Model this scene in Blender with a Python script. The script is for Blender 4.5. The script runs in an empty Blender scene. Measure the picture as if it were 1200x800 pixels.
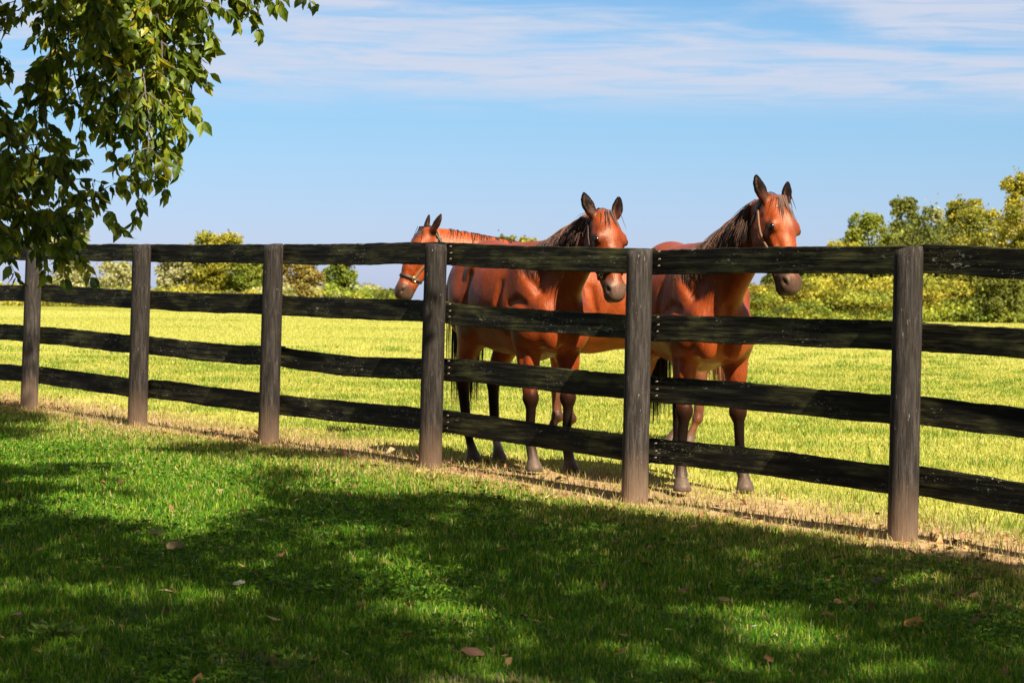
import bpy, math, random
import numpy as np
from mathutils import Vector, Matrix

random.seed(5)
ALB = 0.66                       # common scale of all surface albedos
R = np.random.default_rng(11)
scene = bpy.context.scene
COL = scene.collection
A = np.array

# ------------------------------------------------------------------ camera
F = 3000.0                       # focal length in pixels of the 1200 px wide photograph (90 mm)
ZC = 1.19
PITCH = math.atan(44 / F); ROLL = 0.0168
_f = A([0, math.cos(PITCH), -math.sin(PITCH)])
_u0 = A([0, math.sin(PITCH), math.cos(PITCH)])
_r0 = A([1.0, 0, 0])
CR = math.cos(ROLL) * _r0 + math.sin(ROLL) * _u0
CU = -math.sin(ROLL) * _r0 + math.cos(ROLL) * _u0
CAMP = A([0, 0, ZC])

def at(px, py, d):               # layout helper: a place at depth d seen at a pixel
    return CAMP + d * (_f + CR * (px - 600) / F - CU * (py - 400) / F)

def to_px(p):
    q = p - CAMP
    d = q @ _f
    return 600 + F * (q @ CR) / d, 400 - F * (q @ CU) / d, d

cam_d = bpy.data.cameras.new('camera')
cam = bpy.data.objects.new('camera', cam_d); COL.objects.link(cam)
cam_d.sensor_width = 36; cam_d.lens = 90; cam_d.clip_end = 5000; cam_d.clip_start = 0.1
cam_d.dof.use_dof = True; cam_d.dof.focus_distance = 15.8; cam_d.dof.aperture_fstop = 9
M = Matrix.Identity(4)
for i in range(3):
    M[i][0] = CR[i]; M[i][1] = CU[i]; M[i][2] = -_f[i]; M[i][3] = CAMP[i]
cam.matrix_world = M
scene.camera = cam

# ------------------------------------------------------------------ sun and sky
SH = A([0.487, -0.873]); SH /= np.linalg.norm(SH)       # horizontal direction to the sun
EL = math.radians(45)
SUN = A([SH[0] * math.cos(EL), SH[1] * math.cos(EL), math.sin(EL)])
sd = bpy.data.lights.new('sun', 'SUN'); sd.energy = 5.0; sd.angle = math.radians(0.53); sd.color = (1.0, 0.93, 0.80)
so = bpy.data.objects.new('sun', sd); COL.objects.link(so)
so.rotation_euler = Vector(-SUN).to_track_quat('-Z', 'Y').to_euler()
so.location = (5, -10, 20)

w = bpy.data.worlds.new('World'); scene.world = w; w.use_nodes = True
nt = w.node_tree; nt.nodes.clear()
def N(tree, t, **k):
    n = tree.nodes.new(t)
    for a, b in k.items(): setattr(n, a, b)
    return n
out = N(nt, 'ShaderNodeOutputWorld'); bg = N(nt, 'ShaderNodeBackground')
sky = N(nt, 'ShaderNodeTexSky', sky_type='NISHITA', sun_disc=False)
sky.sun_elevation = EL; sky.sun_rotation = math.atan2(SH[0], SH[1])
sky.air_density = 1.0; sky.dust_density = 0.3; sky.ozone_density = 3.0; sky.altitude = 200
tc = N(nt, 'ShaderNodeTexCoord')
sep = N(nt, 'ShaderNodeSeparateXYZ'); nt.links.new(tc.outputs['Generated'], sep.inputs[0])
def math_node(tree, op, a, b=None, clamp=False):
    n = N(tree, 'ShaderNodeMath', operation=op, use_clamp=clamp)
    for i, v in enumerate((a, b)):
        if v is None: continue
        if isinstance(v, (int, float)): n.inputs[i].default_value = v
        else: tree.links.new(v, n.inputs[i])
    return n.outputs[0]
def ramp(tree, fac, stops, interp='LINEAR'):
    n = N(tree, 'ShaderNodeValToRGB'); n.color_ramp.interpolation = interp
    el = n.color_ramp.elements
    while len(el) > 1: el.remove(el[-1])
    for i, (p, c) in enumerate(stops):
        e = el[0] if i == 0 else el.new(p)
        e.position = p
        if isinstance(c, (int, float)): c = (c, c, c)
        elif isinstance(c, tuple) and tree is not nt: c = tuple(x * ALB for x in c)
        e.color = (*c, 1)
    tree.links.new(fac, n.inputs[0])
    return n.outputs[0]
def mixc(tree, fac, a, b, mode='MIX'):
    n = N(tree, 'ShaderNodeMix', data_type='RGBA', blend_type=mode)
    for s, v in ((n.inputs[0], fac), (n.inputs[6], a), (n.inputs[7], b)):
        if isinstance(v, (int, float)): s.default_value = v
        elif isinstance(v, (tuple, list)): k_ = ALB if isinstance(v, tuple) and tree is not nt else 1; s.default_value = (*[x * k_ for x in v[:3]], 1)
        else: tree.links.new(v, s)
    return n.outputs[2]
tint = ramp(nt, sep.outputs[2], [(0.0, (0.376, 0.449, 0.818)), (0.018, (0.43, 0.475, 0.765)), (0.066, (0.40, 0.525, 0.70)), (0.097, (0.36, 0.56, 0.73)), (0.2, (0.363, 0.429, 0.495)), (0.45, (0.185, 0.211, 0.251)), (1.0, (0.165, 0.185, 0.224))])
skyc = mixc(nt, 1.0, sky.outputs[0], tint, 'MULTIPLY')
mp = N(nt, 'ShaderNodeMapping'); mp.inputs['Scale'].default_value = (7, 1.5, 62); mp.inputs['Rotation'].default_value = (0, 0.035, 0)
mp.inputs['Location'].default_value = (3.1, 0.4, 1.72)
nt.links.new(tc.outputs['Generated'], mp.inputs[0])
nz = N(nt, 'ShaderNodeTexNoise'); nz.inputs['Scale'].default_value = 1.0; nz.inputs['Detail'].default_value = 6; nz.inputs['Roughness'].default_value = 0.52
nz.inputs['Distortion'].default_value = 0.5
nt.links.new(mp.outputs[0], nz.inputs['Vector'])
hi = ramp(nt, sep.outputs[2], [(0.070, 0.0), (0.088, 1.0)], 'EASE')
cl = ramp(nt, nz.outputs[0], [(0.30, 0.1), (0.52, 1.0)], 'EASE')
cf = math_node(nt, 'MULTIPLY', hi, cl)
mp2 = N(nt, 'ShaderNodeMapping'); mp2.inputs['Scale'].default_value = (16, 3, 210); mp2.inputs['Rotation'].default_value = (0, 0.05, 0); nt.links.new(tc.outputs['Generated'], mp2.inputs[0])
nz2 = N(nt, 'ShaderNodeTexNoise'); nz2.inputs['Detail'].default_value = 8; nz2.inputs['Roughness'].default_value = 0.62; nz2.inputs['Scale'].default_value = 1.0; nz2.inputs['Distortion'].default_value = .8
nt.links.new(mp2.outputs[0], nz2.inputs['Vector'])
cf = math_node(nt, 'MULTIPLY', cf, ramp(nt, nz2.outputs[0], [(.30, .35), (.60, 1.0)], 'EASE'))
cf = math_node(nt, 'MULTIPLY', cf, 0.92)
final = mixc(nt, cf, skyc, (3.85, 4.15, 5.0))
bg.inputs[1].default_value = 0.05
nt.links.new(final, bg.inputs[0]); nt.links.new(bg.outputs[0], out.inputs[0])

vs = scene.view_settings
vs.view_transform = 'Standard'; vs.look = 'None'; vs.gamma = 1; vs.use_curve_mapping = False
vs.exposure = 1.75

# ------------------------------------------------------------------ helpers
def tag(o, label=None, cat=None, group=None, kind=None):
    if label: o['label'] = label
    if cat: o['category'] = cat
    if group: o['group'] = group
    if kind: o['kind'] = kind
    return o

def mesh_obj(name, V, quads=None, tris=None, mat=None, parent=None, colr=None, smooth=True, polys=None):
    V = np.asarray(V, dtype=np.float32).reshape(-1, 3)
    me = bpy.data.meshes.new(name)
    q = np.zeros((0, 4), int) if quads is None else np.asarray(quads, int).reshape(-1, 4)
    t = np.zeros((0, 3), int) if tris is None else np.asarray(tris, int).reshape(-1, 3)
    if polys is not None:
        me.from_pydata(V.tolist(), [], polys)
    else:
        loops = np.concatenate([q.ravel(), t.ravel()]).astype(np.int32)
        tot = np.concatenate([np.full(len(q), 4), np.full(len(t), 3)]).astype(np.int32)
        st = np.concatenate([[0], np.cumsum(tot)[:-1]]).astype(np.int32)
        me.vertices.add(len(V)); me.vertices.foreach_set('co', V.ravel())
        me.loops.add(len(loops)); me.loops.foreach_set('vertex_index', loops)
        me.polygons.add(len(tot)); me.polygons.foreach_set('loop_start', st); me.polygons.foreach_set('loop_total', tot)
        me.update(calc_edges=True)
    if colr is not None:
        at_ = me.color_attributes.new('tone', 'FLOAT_COLOR', 'POINT')
        c = np.ones((len(V), 4), np.float32); c[:, :3] = np.asarray(colr) * ALB
        at_.data.foreach_set('color', c.ravel())
    me.polygons.foreach_set('use_smooth', np.full(len(me.polygons), smooth))
    if mat: me.materials.append(mat)
    o = bpy.data.objects.new(name, me); COL.objects.link(o)
    if parent is not None: o.parent = parent
    return o

def empty(name, loc=(0, 0, 0), rz=0):
    o = bpy.data.objects.new(name, None); COL.objects.link(o)
    o.location = loc; o.rotation_euler = (0, 0, rz); o.empty_display_size = 0.2
    return o

def lattice(seed):
    g = np.random.default_rng(seed).random((257, 257))
    def f(x, y, s=1.0):
        x = np.asarray(x, float) / s + 1000; y = np.asarray(y, float) / s + 1000
        xi = np.floor(x).astype(int); yi = np.floor(y).astype(int)
        fx = x - xi; fy = y - yi
        fx = fx * fx * (3 - 2 * fx); fy = fy * fy * (3 - 2 * fy)
        a = g[xi % 256, yi % 256]; b = g[(xi + 1) % 256, yi % 256]
        c = g[xi % 256, (yi + 1) % 256]; d = g[(xi + 1) % 256, (yi + 1) % 256]
        return (a * (1 - fx) + b * fx) * (1 - fy) + (c * (1 - fx) + d * fx) * fy
    return f
n1, n2, n3 = lattice(1), lattice(2), lattice(3)

FENCE0 = A([2.05, 13.31]); FDIR = A([-1.297, 2.05]); SPAN = np.linalg.norm(FDIR); FD = FDIR / SPAN
FN = A([FD[1], -FD[0]])                                  # away from the camera, field side
def fence_dist(x, y):                                    # signed, positive in the field
    return (x - FENCE0[0]) * FN[0] + (y - FENCE0[1]) * FN[1]

def gz(x, y):
    x = np.asarray(x, float); y = np.asarray(y, float)
    z = np.interp(y, [-60, 0, 7, 13.3, 15.36, 17.8, 19.6, 24, 60, 150, 400, 3000],
                  [-.6, -.36, -.24, 0.0, .046, .09, .107, .17, .15, .1, .1, .0])
    near = np.clip((60 - y) / 40, 0, 1)
    z = z + near * ((n1(x, y, 1.1) - .5) * .03 + (n2(x, y, 0.35) - .5) * .012)
    fd = fence_dist(x, y)
    z = z - 0.02 * np.exp(-(fd / .45) ** 2) * (np.abs(y) < 60)
    return z + np.clip((y - 60) / 60, 0, 1) * (n1(x, y, 45) - .5) * .28

# ------------------------------------------------------------------ materials
def new_mat(name):
    m = bpy.data.materials.new(name); m.use_nodes = True
    t = m.node_tree; t.nodes.clear()
    o = N(t, 'ShaderNodeOutputMaterial'); b = N(t, 'ShaderNodeBsdfPrincipled')
    t.links.new(b.outputs[0], o.inputs[0])
    return m, t, b, o
def noise(t, scale, detail=4, rough=.5, vec=None, dist=0):
    n = N(t, 'ShaderNodeTexNoise'); n.inputs['Scale'].default_value = scale; n.inputs['Detail'].default_value = detail
    n.inputs['Roughness'].default_value = rough; n.inputs['Distortion'].default_value = dist
    if vec is not None: t.links.new(vec, n.inputs['Vector'])
    return n.outputs[0]
def mapping(t, scale, kind='Object'):
    c = N(t, 'ShaderNodeTexCoord'); m = N(t, 'ShaderNodeMapping'); m.inputs['Scale'].default_value = scale
    t.links.new(c.outputs[kind], m.inputs[0]); return m.outputs[0]
def bump(t, b, h, strength, dist=0.01):
    n = N(t, 'ShaderNodeBump'); n.inputs['Strength'].default_value = strength; n.inputs['Distance'].default_value = dist
    t.links.new(h, n.inputs['Height']); t.links.new(n.outputs[0], b.inputs['Normal'])

def leaf_mat(name, trans=0.45, rough=.5, tr_tint=(1.15, 1.1, .5), spec=.3, var=None):
    m, t, b, o = new_mat(name)
    a = N(t, 'ShaderNodeAttribute', attribute_name='tone')
    c = a.outputs['Color']
    t.links.new(c, b.inputs['Base Color']); b.inputs['Roughness'].default_value = rough
    b.inputs['Specular IOR Level'].default_value = spec
    tl = N(t, 'ShaderNodeBsdfTranslucent')
    t.links.new(mixc(t, 1.0, c, list(tr_tint), 'MULTIPLY'), tl.inputs[0])
    mx = N(t, 'ShaderNodeMixShader'); mx.inputs[0].default_value = trans
    t.links.new(b.outputs[0], mx.inputs[1]); t.links.new(tl.outputs[0], mx.inputs[2]); t.links.new(mx.outputs[0], o.inputs[0])
    return m
MAT_GRASS = leaf_mat('grass_blade', .42, .6, (1.2, 1.15, .45), .12)
MAT_LEAF = leaf_mat('tree_leaf', .55, .45, (1.25, 1.2, .35), .4)
MAT_FAR = leaf_mat('far_foliage', .4, .6, (1.2, 1.1, .5), .15)
MAT_CLOVER = leaf_mat('clover_leaf', .4, .6, (1.1, 1.2, .4), .12)
MAT_DRY = leaf_mat('dry_leaf', .2, .7, (1.1, .9, .6), .2)

def bark_mat():
    m, t, b, o = new_mat('bark')
    v = mapping(t, (9, 9, 1.6)); n = noise(t, 1.5, 8, .6, v)
    t.links.new(ramp(t, n, [(.3, (.05, .038, .026)), (.7, (.20, .16, .12))]), b.inputs['Base Color'])
    b.inputs['Roughness'].default_value = .9; bump(t, b, n, .8, .03)
    return m
MAT_BARK = bark_mat()

def ground_mat(field):
    m, t, b, o = new_mat('field_soil' if field else 'lawn_soil')
    c = N(t, 'ShaderNodeTexCoord'); P = c.outputs['Object']
    s = N(t, 'ShaderNodeSeparateXYZ'); t.links.new(P, s.inputs[0])
    dx = math_node(t, 'MULTIPLY', math_node(t, 'SUBTRACT', s.outputs[0], float(FENCE0[0])), float(FN[0]))
    dy = math_node(t, 'MULTIPLY', math_node(t, 'SUBTRACT', s.outputs[1], float(FENCE0[1])), float(FN[1]))
    fd = math_node(t, 'ADD', dx, dy)                       # distance beyond the fence
    na = noise(t, 1.7, 6, .6, P); nb = noise(t, 14, 6, .65, P); nc = noise(t, .12, 4, .5, P); nd = noise(t, 70, 3, .6, P)
    fd2 = math_node(t, 'ADD', fd, math_node(t, 'MULTIPLY', math_node(t, 'SUBTRACT', na, .5), .9))
    strip = ramp(t, math_node(t, 'ADD', math_node(t, 'MULTIPLY', fd2, .2), .5), [(.40, 0.0), (.45, 1.0), (.58, 1.0), (.72, 0.0)], 'EASE')
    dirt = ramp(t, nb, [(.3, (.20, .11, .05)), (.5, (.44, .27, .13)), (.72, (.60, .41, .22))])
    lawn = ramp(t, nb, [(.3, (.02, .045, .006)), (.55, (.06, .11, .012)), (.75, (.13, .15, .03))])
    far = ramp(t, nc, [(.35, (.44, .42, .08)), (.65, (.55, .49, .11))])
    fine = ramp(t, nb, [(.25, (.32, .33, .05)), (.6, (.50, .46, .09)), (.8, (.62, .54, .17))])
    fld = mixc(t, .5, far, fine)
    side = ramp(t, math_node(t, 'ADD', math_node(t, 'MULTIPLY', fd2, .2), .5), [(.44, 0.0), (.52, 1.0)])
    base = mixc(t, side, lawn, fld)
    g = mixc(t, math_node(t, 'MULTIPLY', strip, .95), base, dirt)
    g = mixc(t, .25, g, ramp(t, nd, [(.3, [.3, .3, .3]), (.7, [1, 1, 1])]), 'MULTIPLY')
    t.links.new(g, b.inputs['Base Color']); b.inputs['Roughness'].default_value = .95
    b.inputs['Specular IOR Level'].default_value = .1
    bump(t, b, nb, .5, .03)
    return m

# ------------------------------------------------------------------ ground
xs = np.concatenate([[-2500, -1200, -600, -300, -150, -80, -50, -35, -25, -18, -14], np.arange(-11, 11.01, .14), [14, 18, 25, 35, 50, 80, 150, 300, 600, 1200, 2500]])
ys = np.concatenate([[-400, -150, -60, -30, -15, -6, 0, 3], np.arange(5, 26, .14), np.arange(26, 60, .7), np.arange(60, 420, 8), [500, 700, 1000, 1600, 2800]])
GX, GY = np.meshgrid(xs, ys)
V = np.stack([GX, GY, gz(GX, GY)], -1).reshape(-1, 3)
nx, ny = len(xs), len(ys)
idx = np.arange(nx * ny).reshape(ny, nx)
Q = np.stack([idx[:-1, :-1], idx[:-1, 1:], idx[1:, 1:], idx[1:, :-1]], -1).reshape(-1, 4)
tag(mesh_obj('ground', V, Q, mat=ground_mat(True)), kind='structure')

# ------------------------------------------------------------------ grass
def blades(X, Y, h, wd, colr, lean=.35, dirs=None):
    n = len(X); Z = gz(X, Y)
    a = R.random(n) * 2 * np.pi if dirs is None else dirs
    wx, wy = np.cos(a) * wd / 2, np.sin(a) * wd / 2
    la = R.random(n) * 2 * np.pi; ll = lean * h * (.15 + R.random(n)) * 1.3
    lx, ly = np.cos(la) * ll, np.sin(la) * ll
    hz = np.sqrt(np.maximum(h * h - ll * ll, (h * .3) ** 2))
    P = np.empty((n, 5, 3))
    P[:, 0] = np.stack([X - wx, Y - wy, Z - .008], 1); P[:, 1] = np.stack([X + wx, Y + wy, Z - .008], 1)
    mx, my, mz = X + lx * .35, Y + ly * .35, Z + hz * .6
    P[:, 2] = np.stack([mx + wx * .8, my + wy * .8, mz], 1); P[:, 3] = np.stack([mx - wx * .8, my - wy * .8, mz], 1)
    P[:, 4] = np.stack([X + lx, Y + ly, Z + hz], 1)
    i = np.arange(n)[:, None] * 5
    q = i + A([[0, 1, 2, 3]]); t = i + A([[3, 2, 4]])
    return P.reshape(-1, 3), q, t, np.repeat(colr, 5, 0)

def pick(pal, n, wts, var=.5):
    pal = A(pal); k = R.choice(len(pal), n, p=A(wts) / sum(wts))
    c = pal[k] * (1 - var / 2 + var * R.random((n, 1)))
    return c

def scatter(n, y0, y1, pw):
    """depths between y0 and y1 with density falling as y**-pw, across the view and a margin each side"""
    u = R.random(n); e = 2 - pw
    y = (y0 ** e + u * (y1 ** e - y0 ** e)) ** (1 / e) if abs(e) > 1e-6 else y0 * (y1 / y0) ** u
    half = .205 * y + .9
    return (R.random(n) * 2 - 1) * half, y

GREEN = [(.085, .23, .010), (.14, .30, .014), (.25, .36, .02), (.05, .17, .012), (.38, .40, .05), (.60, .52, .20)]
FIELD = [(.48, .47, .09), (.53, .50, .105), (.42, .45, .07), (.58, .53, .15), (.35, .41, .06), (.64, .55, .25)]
# lawn near the camera
parts = []
X, Y = scatter(420000, 6.9, 24, 1.5)
fd = fence_dist(X, Y)
k = (fd < .12) & (R.random(len(X)) < np.clip(1 - np.exp(-((-fd) / .34) ** 2) * .92, .07, 1)) & (R.random(len(X)) < .45 + 1.1 * n2(X, Y, .5))
X, Y, fd = X[k], Y[k], fd[k]; n = len(X)
dry = n3(X, Y, .45)
h = (.020 + .024 * R.random(n) + .040 * np.clip(n1(X, Y, .4) - .45, 0, 1)) * np.clip(.45 + (-fd) / .8, .45, 1)
wd = (.0032 + .0022 * R.random(n)) * np.clip(Y / 9, 1, 3)
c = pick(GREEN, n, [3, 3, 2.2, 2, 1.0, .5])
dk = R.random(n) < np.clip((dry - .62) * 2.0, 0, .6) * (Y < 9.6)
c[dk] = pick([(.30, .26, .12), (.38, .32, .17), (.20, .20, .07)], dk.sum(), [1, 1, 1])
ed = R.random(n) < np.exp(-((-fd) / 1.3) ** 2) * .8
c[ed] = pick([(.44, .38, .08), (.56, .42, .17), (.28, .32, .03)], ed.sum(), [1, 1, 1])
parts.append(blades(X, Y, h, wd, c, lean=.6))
# field beyond the fence
X, Y = scatter(520000, 10.5, 45, 1.7)
fd = fence_dist(X, Y)
k = (fd > .0) & (R.random(len(X)) < np.clip((fd - .1 + (n1(X, Y, .8) - .5) * 1.5) / 1.6, .10, 1))
X, Y, fd = X[k], Y[k], fd[k]; n = len(X)
cl_ = n2(X, Y, .9) * .6 + n1(X, Y, .35) * .4
h = (.022 + .026 * R.random(n)) * np.clip(.5 + fd / 2, .5, 1) * (.6 + .9 * cl_)
wd = (.004 + .003 * R.random(n)) * np.clip(Y / 13, 1, 6)
c = pick(FIELD, n, [3, 3, 2.4, 1.2, 1.4, .5], .25)
gk = R.random(n) < np.clip((cl_ - .56) * 4.0, 0, .75)
c[gk] = pick([(.24, .32, .04), (.34, .39, .05), (.17, .25, .03)], gk.sum(), [1, 1, .7])
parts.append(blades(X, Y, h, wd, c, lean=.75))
# far field: tufts grow sparser and wider
X, Y = scatter(230000, 44, 300, 2.0)
n = len(X); cl_ = n2(X, Y, 3.0) * .5 + n1(X, Y, 9) * .5
h = (.025 + .035 * R.random(n)); wd = .011 * (Y / 40) * (.6 + .8 * R.random(n))
c = pick(FIELD, n, [3, 3, 2.4, 1.2, 1.0, .3], .2); gk = R.random(n) < np.clip((cl_ - .55) * 4, 0, .7)
c[gk] = pick([(.22, .30, .035), (.30, .34, .04)], gk.sum(), [1, 1])
parts.append(blades(X, Y, h, wd, c))
# taller green tufts dotted over the pasture
cx, cy = scatter(420, 12.5, 60, 1.2); k = fence_dist(cx, cy) > .7; cx, cy = cx[k], cy[k]
m_ = 70; sz = np.repeat(.06 + .16 * R.random(len(cx)), m_)
X = np.repeat(cx, m_) + R.normal(0, 1, len(sz)) * sz * 1.3; Y = np.repeat(cy, m_) + R.normal(0, 1, len(sz)) * sz; n = len(X)
parts.append(blades(X, Y, (.045 + .06 * R.random(n)) * (.6 + 2.2 * sz), .0045 * np.clip(Y / 13, 1, 4), pick([(.16, .27, .03), (.25, .36, .045), (.10, .19, .02), (.44, .44, .08)], n, [3, 3, 1.5, 1]), lean=.5))
# straw and dead blades lying on the worn strip along the fence
n = 26000
s = R.random(n) * 30 - 6; off = R.normal(.15, .42, n) + (n1(s, s * 0, 1.3) - .5) * .5
X = FENCE0[0] + FD[0] * s + FN[0] * off; Y = FENCE0[1] + FD[1] * s + FN[1] * off
k = Y > 8; X, Y = X[k], Y[k]; n = len(X)
parts.append(blades(X, Y, .03 + .04 * R.random(n), np.full(n, .005), pick([(.55, .42, .22), (.42, .28, .13), (.34, .33, .08), (.25, .13, .06)], n, [2, 1.4, 1.5, .8]), lean=.6))
off = 0; VV, QQ, TT, CC = [], [], [], []
for v, q, t, c in parts:
    VV.append(v); QQ.append(q + off); TT.append(t + off); CC.append(c); off += len(v)
tag(mesh_obj('grass', np.concatenate(VV), np.concatenate(QQ), np.concatenate(TT), MAT_GRASS, colr=np.concatenate(CC), smooth=False), 'short lawn and pasture grass on both sides of the fence', 'grass', kind='stuff')

# clover and broad-leaved ground cover in patches
X, Y = scatter(80000, 7.2, 19, 1.4)
fd = fence_dist(X, Y)
pt = n1(X + 7, Y - 3, .75) * .65 + n2(X, Y, .3) * .35
pxx, pyy, _ = to_px(np.stack([X, Y, gz(X, Y)], 1))
bias = .16 * np.exp(-(((pxx - 380) / 260) ** 2 + ((pyy - 590) / 60) ** 2)) + .15 * np.exp(-(((pxx - 1050) / 200) ** 2 + ((pyy - 720) / 60) ** 2)) + .1 * np.exp(-(((pxx - 700) / 200) ** 2 + ((pyy - 610) / 30) ** 2))
k = (fd < -.25) & (pt + bias > .50 + .36 * R.random(len(X)) ** .7)
X, Y = X[k], Y[k]; n = len(X); Z = gz(X, Y) + .012 + .03 * R.random(n)
VV, PP, CC = [], [], []
lr = (.0045 + .0055 * R.random(n)) 
c = pick([(.08, .19, .012), (.13, .25, .015), (.05, .13, .01), (.20, .31, .025)], n, [3, 2, 2, 1])
a0 = R.random(n) * 6.28
ang = np.linspace(0, 2 * np.pi, 6, endpoint=False)
for j in range(3):
    aa = a0 + j * 2.094
    cx, cy = X + np.cos(aa) * lr, Y + np.sin(aa) * lr
    tx, ty = R.normal(0, .45, n), R.normal(0, .45, n)
    ux, uy = np.cos(ang)[None] * lr[:, None], np.sin(ang)[None] * lr[:, None]
    VV.append(np.stack([cx[:, None] + ux, cy[:, None] + uy, Z[:, None] + ux * tx[:, None] + uy * ty[:, None]], -1).reshape(-1, 3))
    CC.append(np.repeat(c, 6, 0))
V = np.concatenate(VV); m_ = len(V) // 6; b_ = np.arange(m_)[:, None] * 6
tag(mesh_obj('clover', V, np.concatenate([b_ + A([[0, 1, 2, 3]]), b_ + A([[0, 3, 4, 5]])]), None, MAT_CLOVER, colr=np.concatenate(CC), smooth=False), 'clover and small broad leaves growing in patches through the shaded lawn', 'clover', kind='stuff')

# dead leaves and chaff caught along the fence line and thinly over the lawn
n = 5200; s_a = R.random(n) * 26 - 4; o_a = R.normal(-.05, .5, n)
X = FENCE0[0] + FD[0] * s_a + FN[0] * o_a; Y = FENCE0[1] + FD[1] * s_a + FN[1] * o_a
k = R.random(n) < np.clip((n1(X, Y, .7) - .42) * 3, .05, 1); X, Y = X[k], Y[k]
x2, y2 = scatter(900, 7.3, 16, 1.2); k = fence_dist(x2, y2) < -.3; X = np.concatenate([X, x2[k]]); Y = np.concatenate([Y, y2[k]])
n = len(X); a = R.random(n) * 6.28; L = (.016 + .028 * R.random(n) ** 2); Z = gz(X, Y) + .006 + .02 * R.random(n)
dx, dy, dz = np.cos(a) * L, np.sin(a) * L, R.normal(0, .35, n) * L
V = np.stack([np.stack([X - dx, Y - dy, Z - dz], 1), np.stack([X - dy * .45, Y + dx * .45, Z + L * .25 * R.normal(size=n)], 1), np.stack([X + dx, Y + dy, Z + dz], 1), np.stack([X + dy * .45, Y - dx * .45, Z + L * .25 * R.normal(size=n)], 1)], 1).reshape(-1, 3)
tag(mesh_obj('leaf_litter', V, np.arange(n)[:, None] * 4 + A([[0, 1, 2, 3]]), None, MAT_DRY, colr=np.repeat(pick([(.34, .15, .06), (.50, .27, .11), (.20, .09, .04), (.60, .42, .22)], n, [3, 2, 2, 1]), 4, 0), smooth=False), 'scattered dead leaf litter along the worn fence line', 'leaf litter', kind='stuff')

# ------------------------------------------------------------------ fence
def fence_mat(post):
    m, t, b, o = new_mat('weathered_post' if post else 'black_painted_board')
    gk = 'Object'
    inf = N(t, 'ShaderNodeObjectInfo')
    base = N(t, 'ShaderNodeTexCoord').outputs[gk]
    sh = N(t, 'ShaderNodeVectorMath', operation='ADD'); t.links.new(base, sh.inputs[0])
    cb = N(t, 'ShaderNodeCombineXYZ')
    for i in range(3): t.links.new(math_node(t, 'MULTIPLY', inf.outputs['Random'], (37.0, 11.0, 53.0)[i]), cb.inputs[i])
    if not post: t.links.new(cb.outputs[0], sh.inputs[1])
    def mapv(sc):
        mm = N(t, 'ShaderNodeMapping'); mm.inputs['Scale'].default_value = sc; t.links.new(sh.outputs[0], mm.inputs[0]); return mm.outputs[0]
    if post:
        streak = noise(t, 1, 8, .7, mapv((55, 55, 5.0)), .6); blot = noise(t, 5, 5, .6, mapv((1, 1, .55))); fl = noise(t, 1, 4, .6, mapv((95, 95, 17)), .5)
        c = ramp(t, streak, [(.28, (.016, .012, .009)), (.46, (.036, .029, .024)), (.62, (.092, .077, .066)), (.78, (.19, .165, .145))])
        c = mixc(t, ramp(t, blot, [(.45, 0.0), (.68, .75)]), c, (.045, .04, .036))
        c = mixc(t, ramp(t, fl, [(.665, 0.0), (.72, .8)]), c, (.42, .39, .36))
        sp = N(t, 'ShaderNodeSeparateXYZ'); t.links.new(base, sp.inputs[0])
        zz = math_node(t, 'ADD', sp.outputs[2], math_node(t, 'MULTIPLY', blot, .35))
        mud = ramp(t, zz, [(.10, .85), (.50, 0.0)], 'EASE')
        c = mixc(t, mud, c, mixc(t, streak, (.20, .12, .07), (.42, .28, .18)))
        c = mixc(t, 1.0, c, ramp(t, inf.outputs['Random'], [(0, [.62, .58, .54]), (1, [.95, .92, .88])]), 'MULTIPLY')
        bump(t, b, streak, 1.0, .008); b.inputs['Roughness'].default_value = .85
    else:
        grain = noise(t, 1, 7, .6, mapv((2.2, 30, 42))); blot = noise(t, 1, 5, .62, mapv((2.4, 8, 8))); fl = noise(t, 1, 7, .72, mapv((20, 50, 62)), 1.4)
        where = noise(t, 1, 3, .5, mapv((2.0, 3, 9)))
        c = ramp(t, grain, [(.3, (.003, .0025, .002)), (.5, (.012, .010, .006)), (.72, (.05, .043, .022))])
        c = mixc(t, ramp(t, blot, [(.48, 0.0), (.66, .8)]), c, mixc(t, ramp(t, grain, [(.35, 0.0), (.65, 1.0)]), (.010, .010, .004), (.15, .14, .05)))
        fk = math_node(t, 'MULTIPLY', ramp(t, fl, [(.60, 0.0), (.645, 1.0)]), ramp(t, where, [(.50, .0), (.62, .9)]))
        c = mixc(t, fk, c, (.62, .62, .45))
        bump(t, b, grain, .9, .006); b.inputs['Roughness'].default_value = .8
    b.inputs['Specular IOR Level'].default_value = .10
    t.links.new(c, b.inputs['Base Color'])
    return m
MAT_POST, MAT_BOARD = fence_mat(True), fence_mat(False)
fence = tag(empty('fence', (*FENCE0, 0)), 'long four-board wooden paddock fence, black boards on weathered round posts', 'fence')
POST_R = .078
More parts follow.
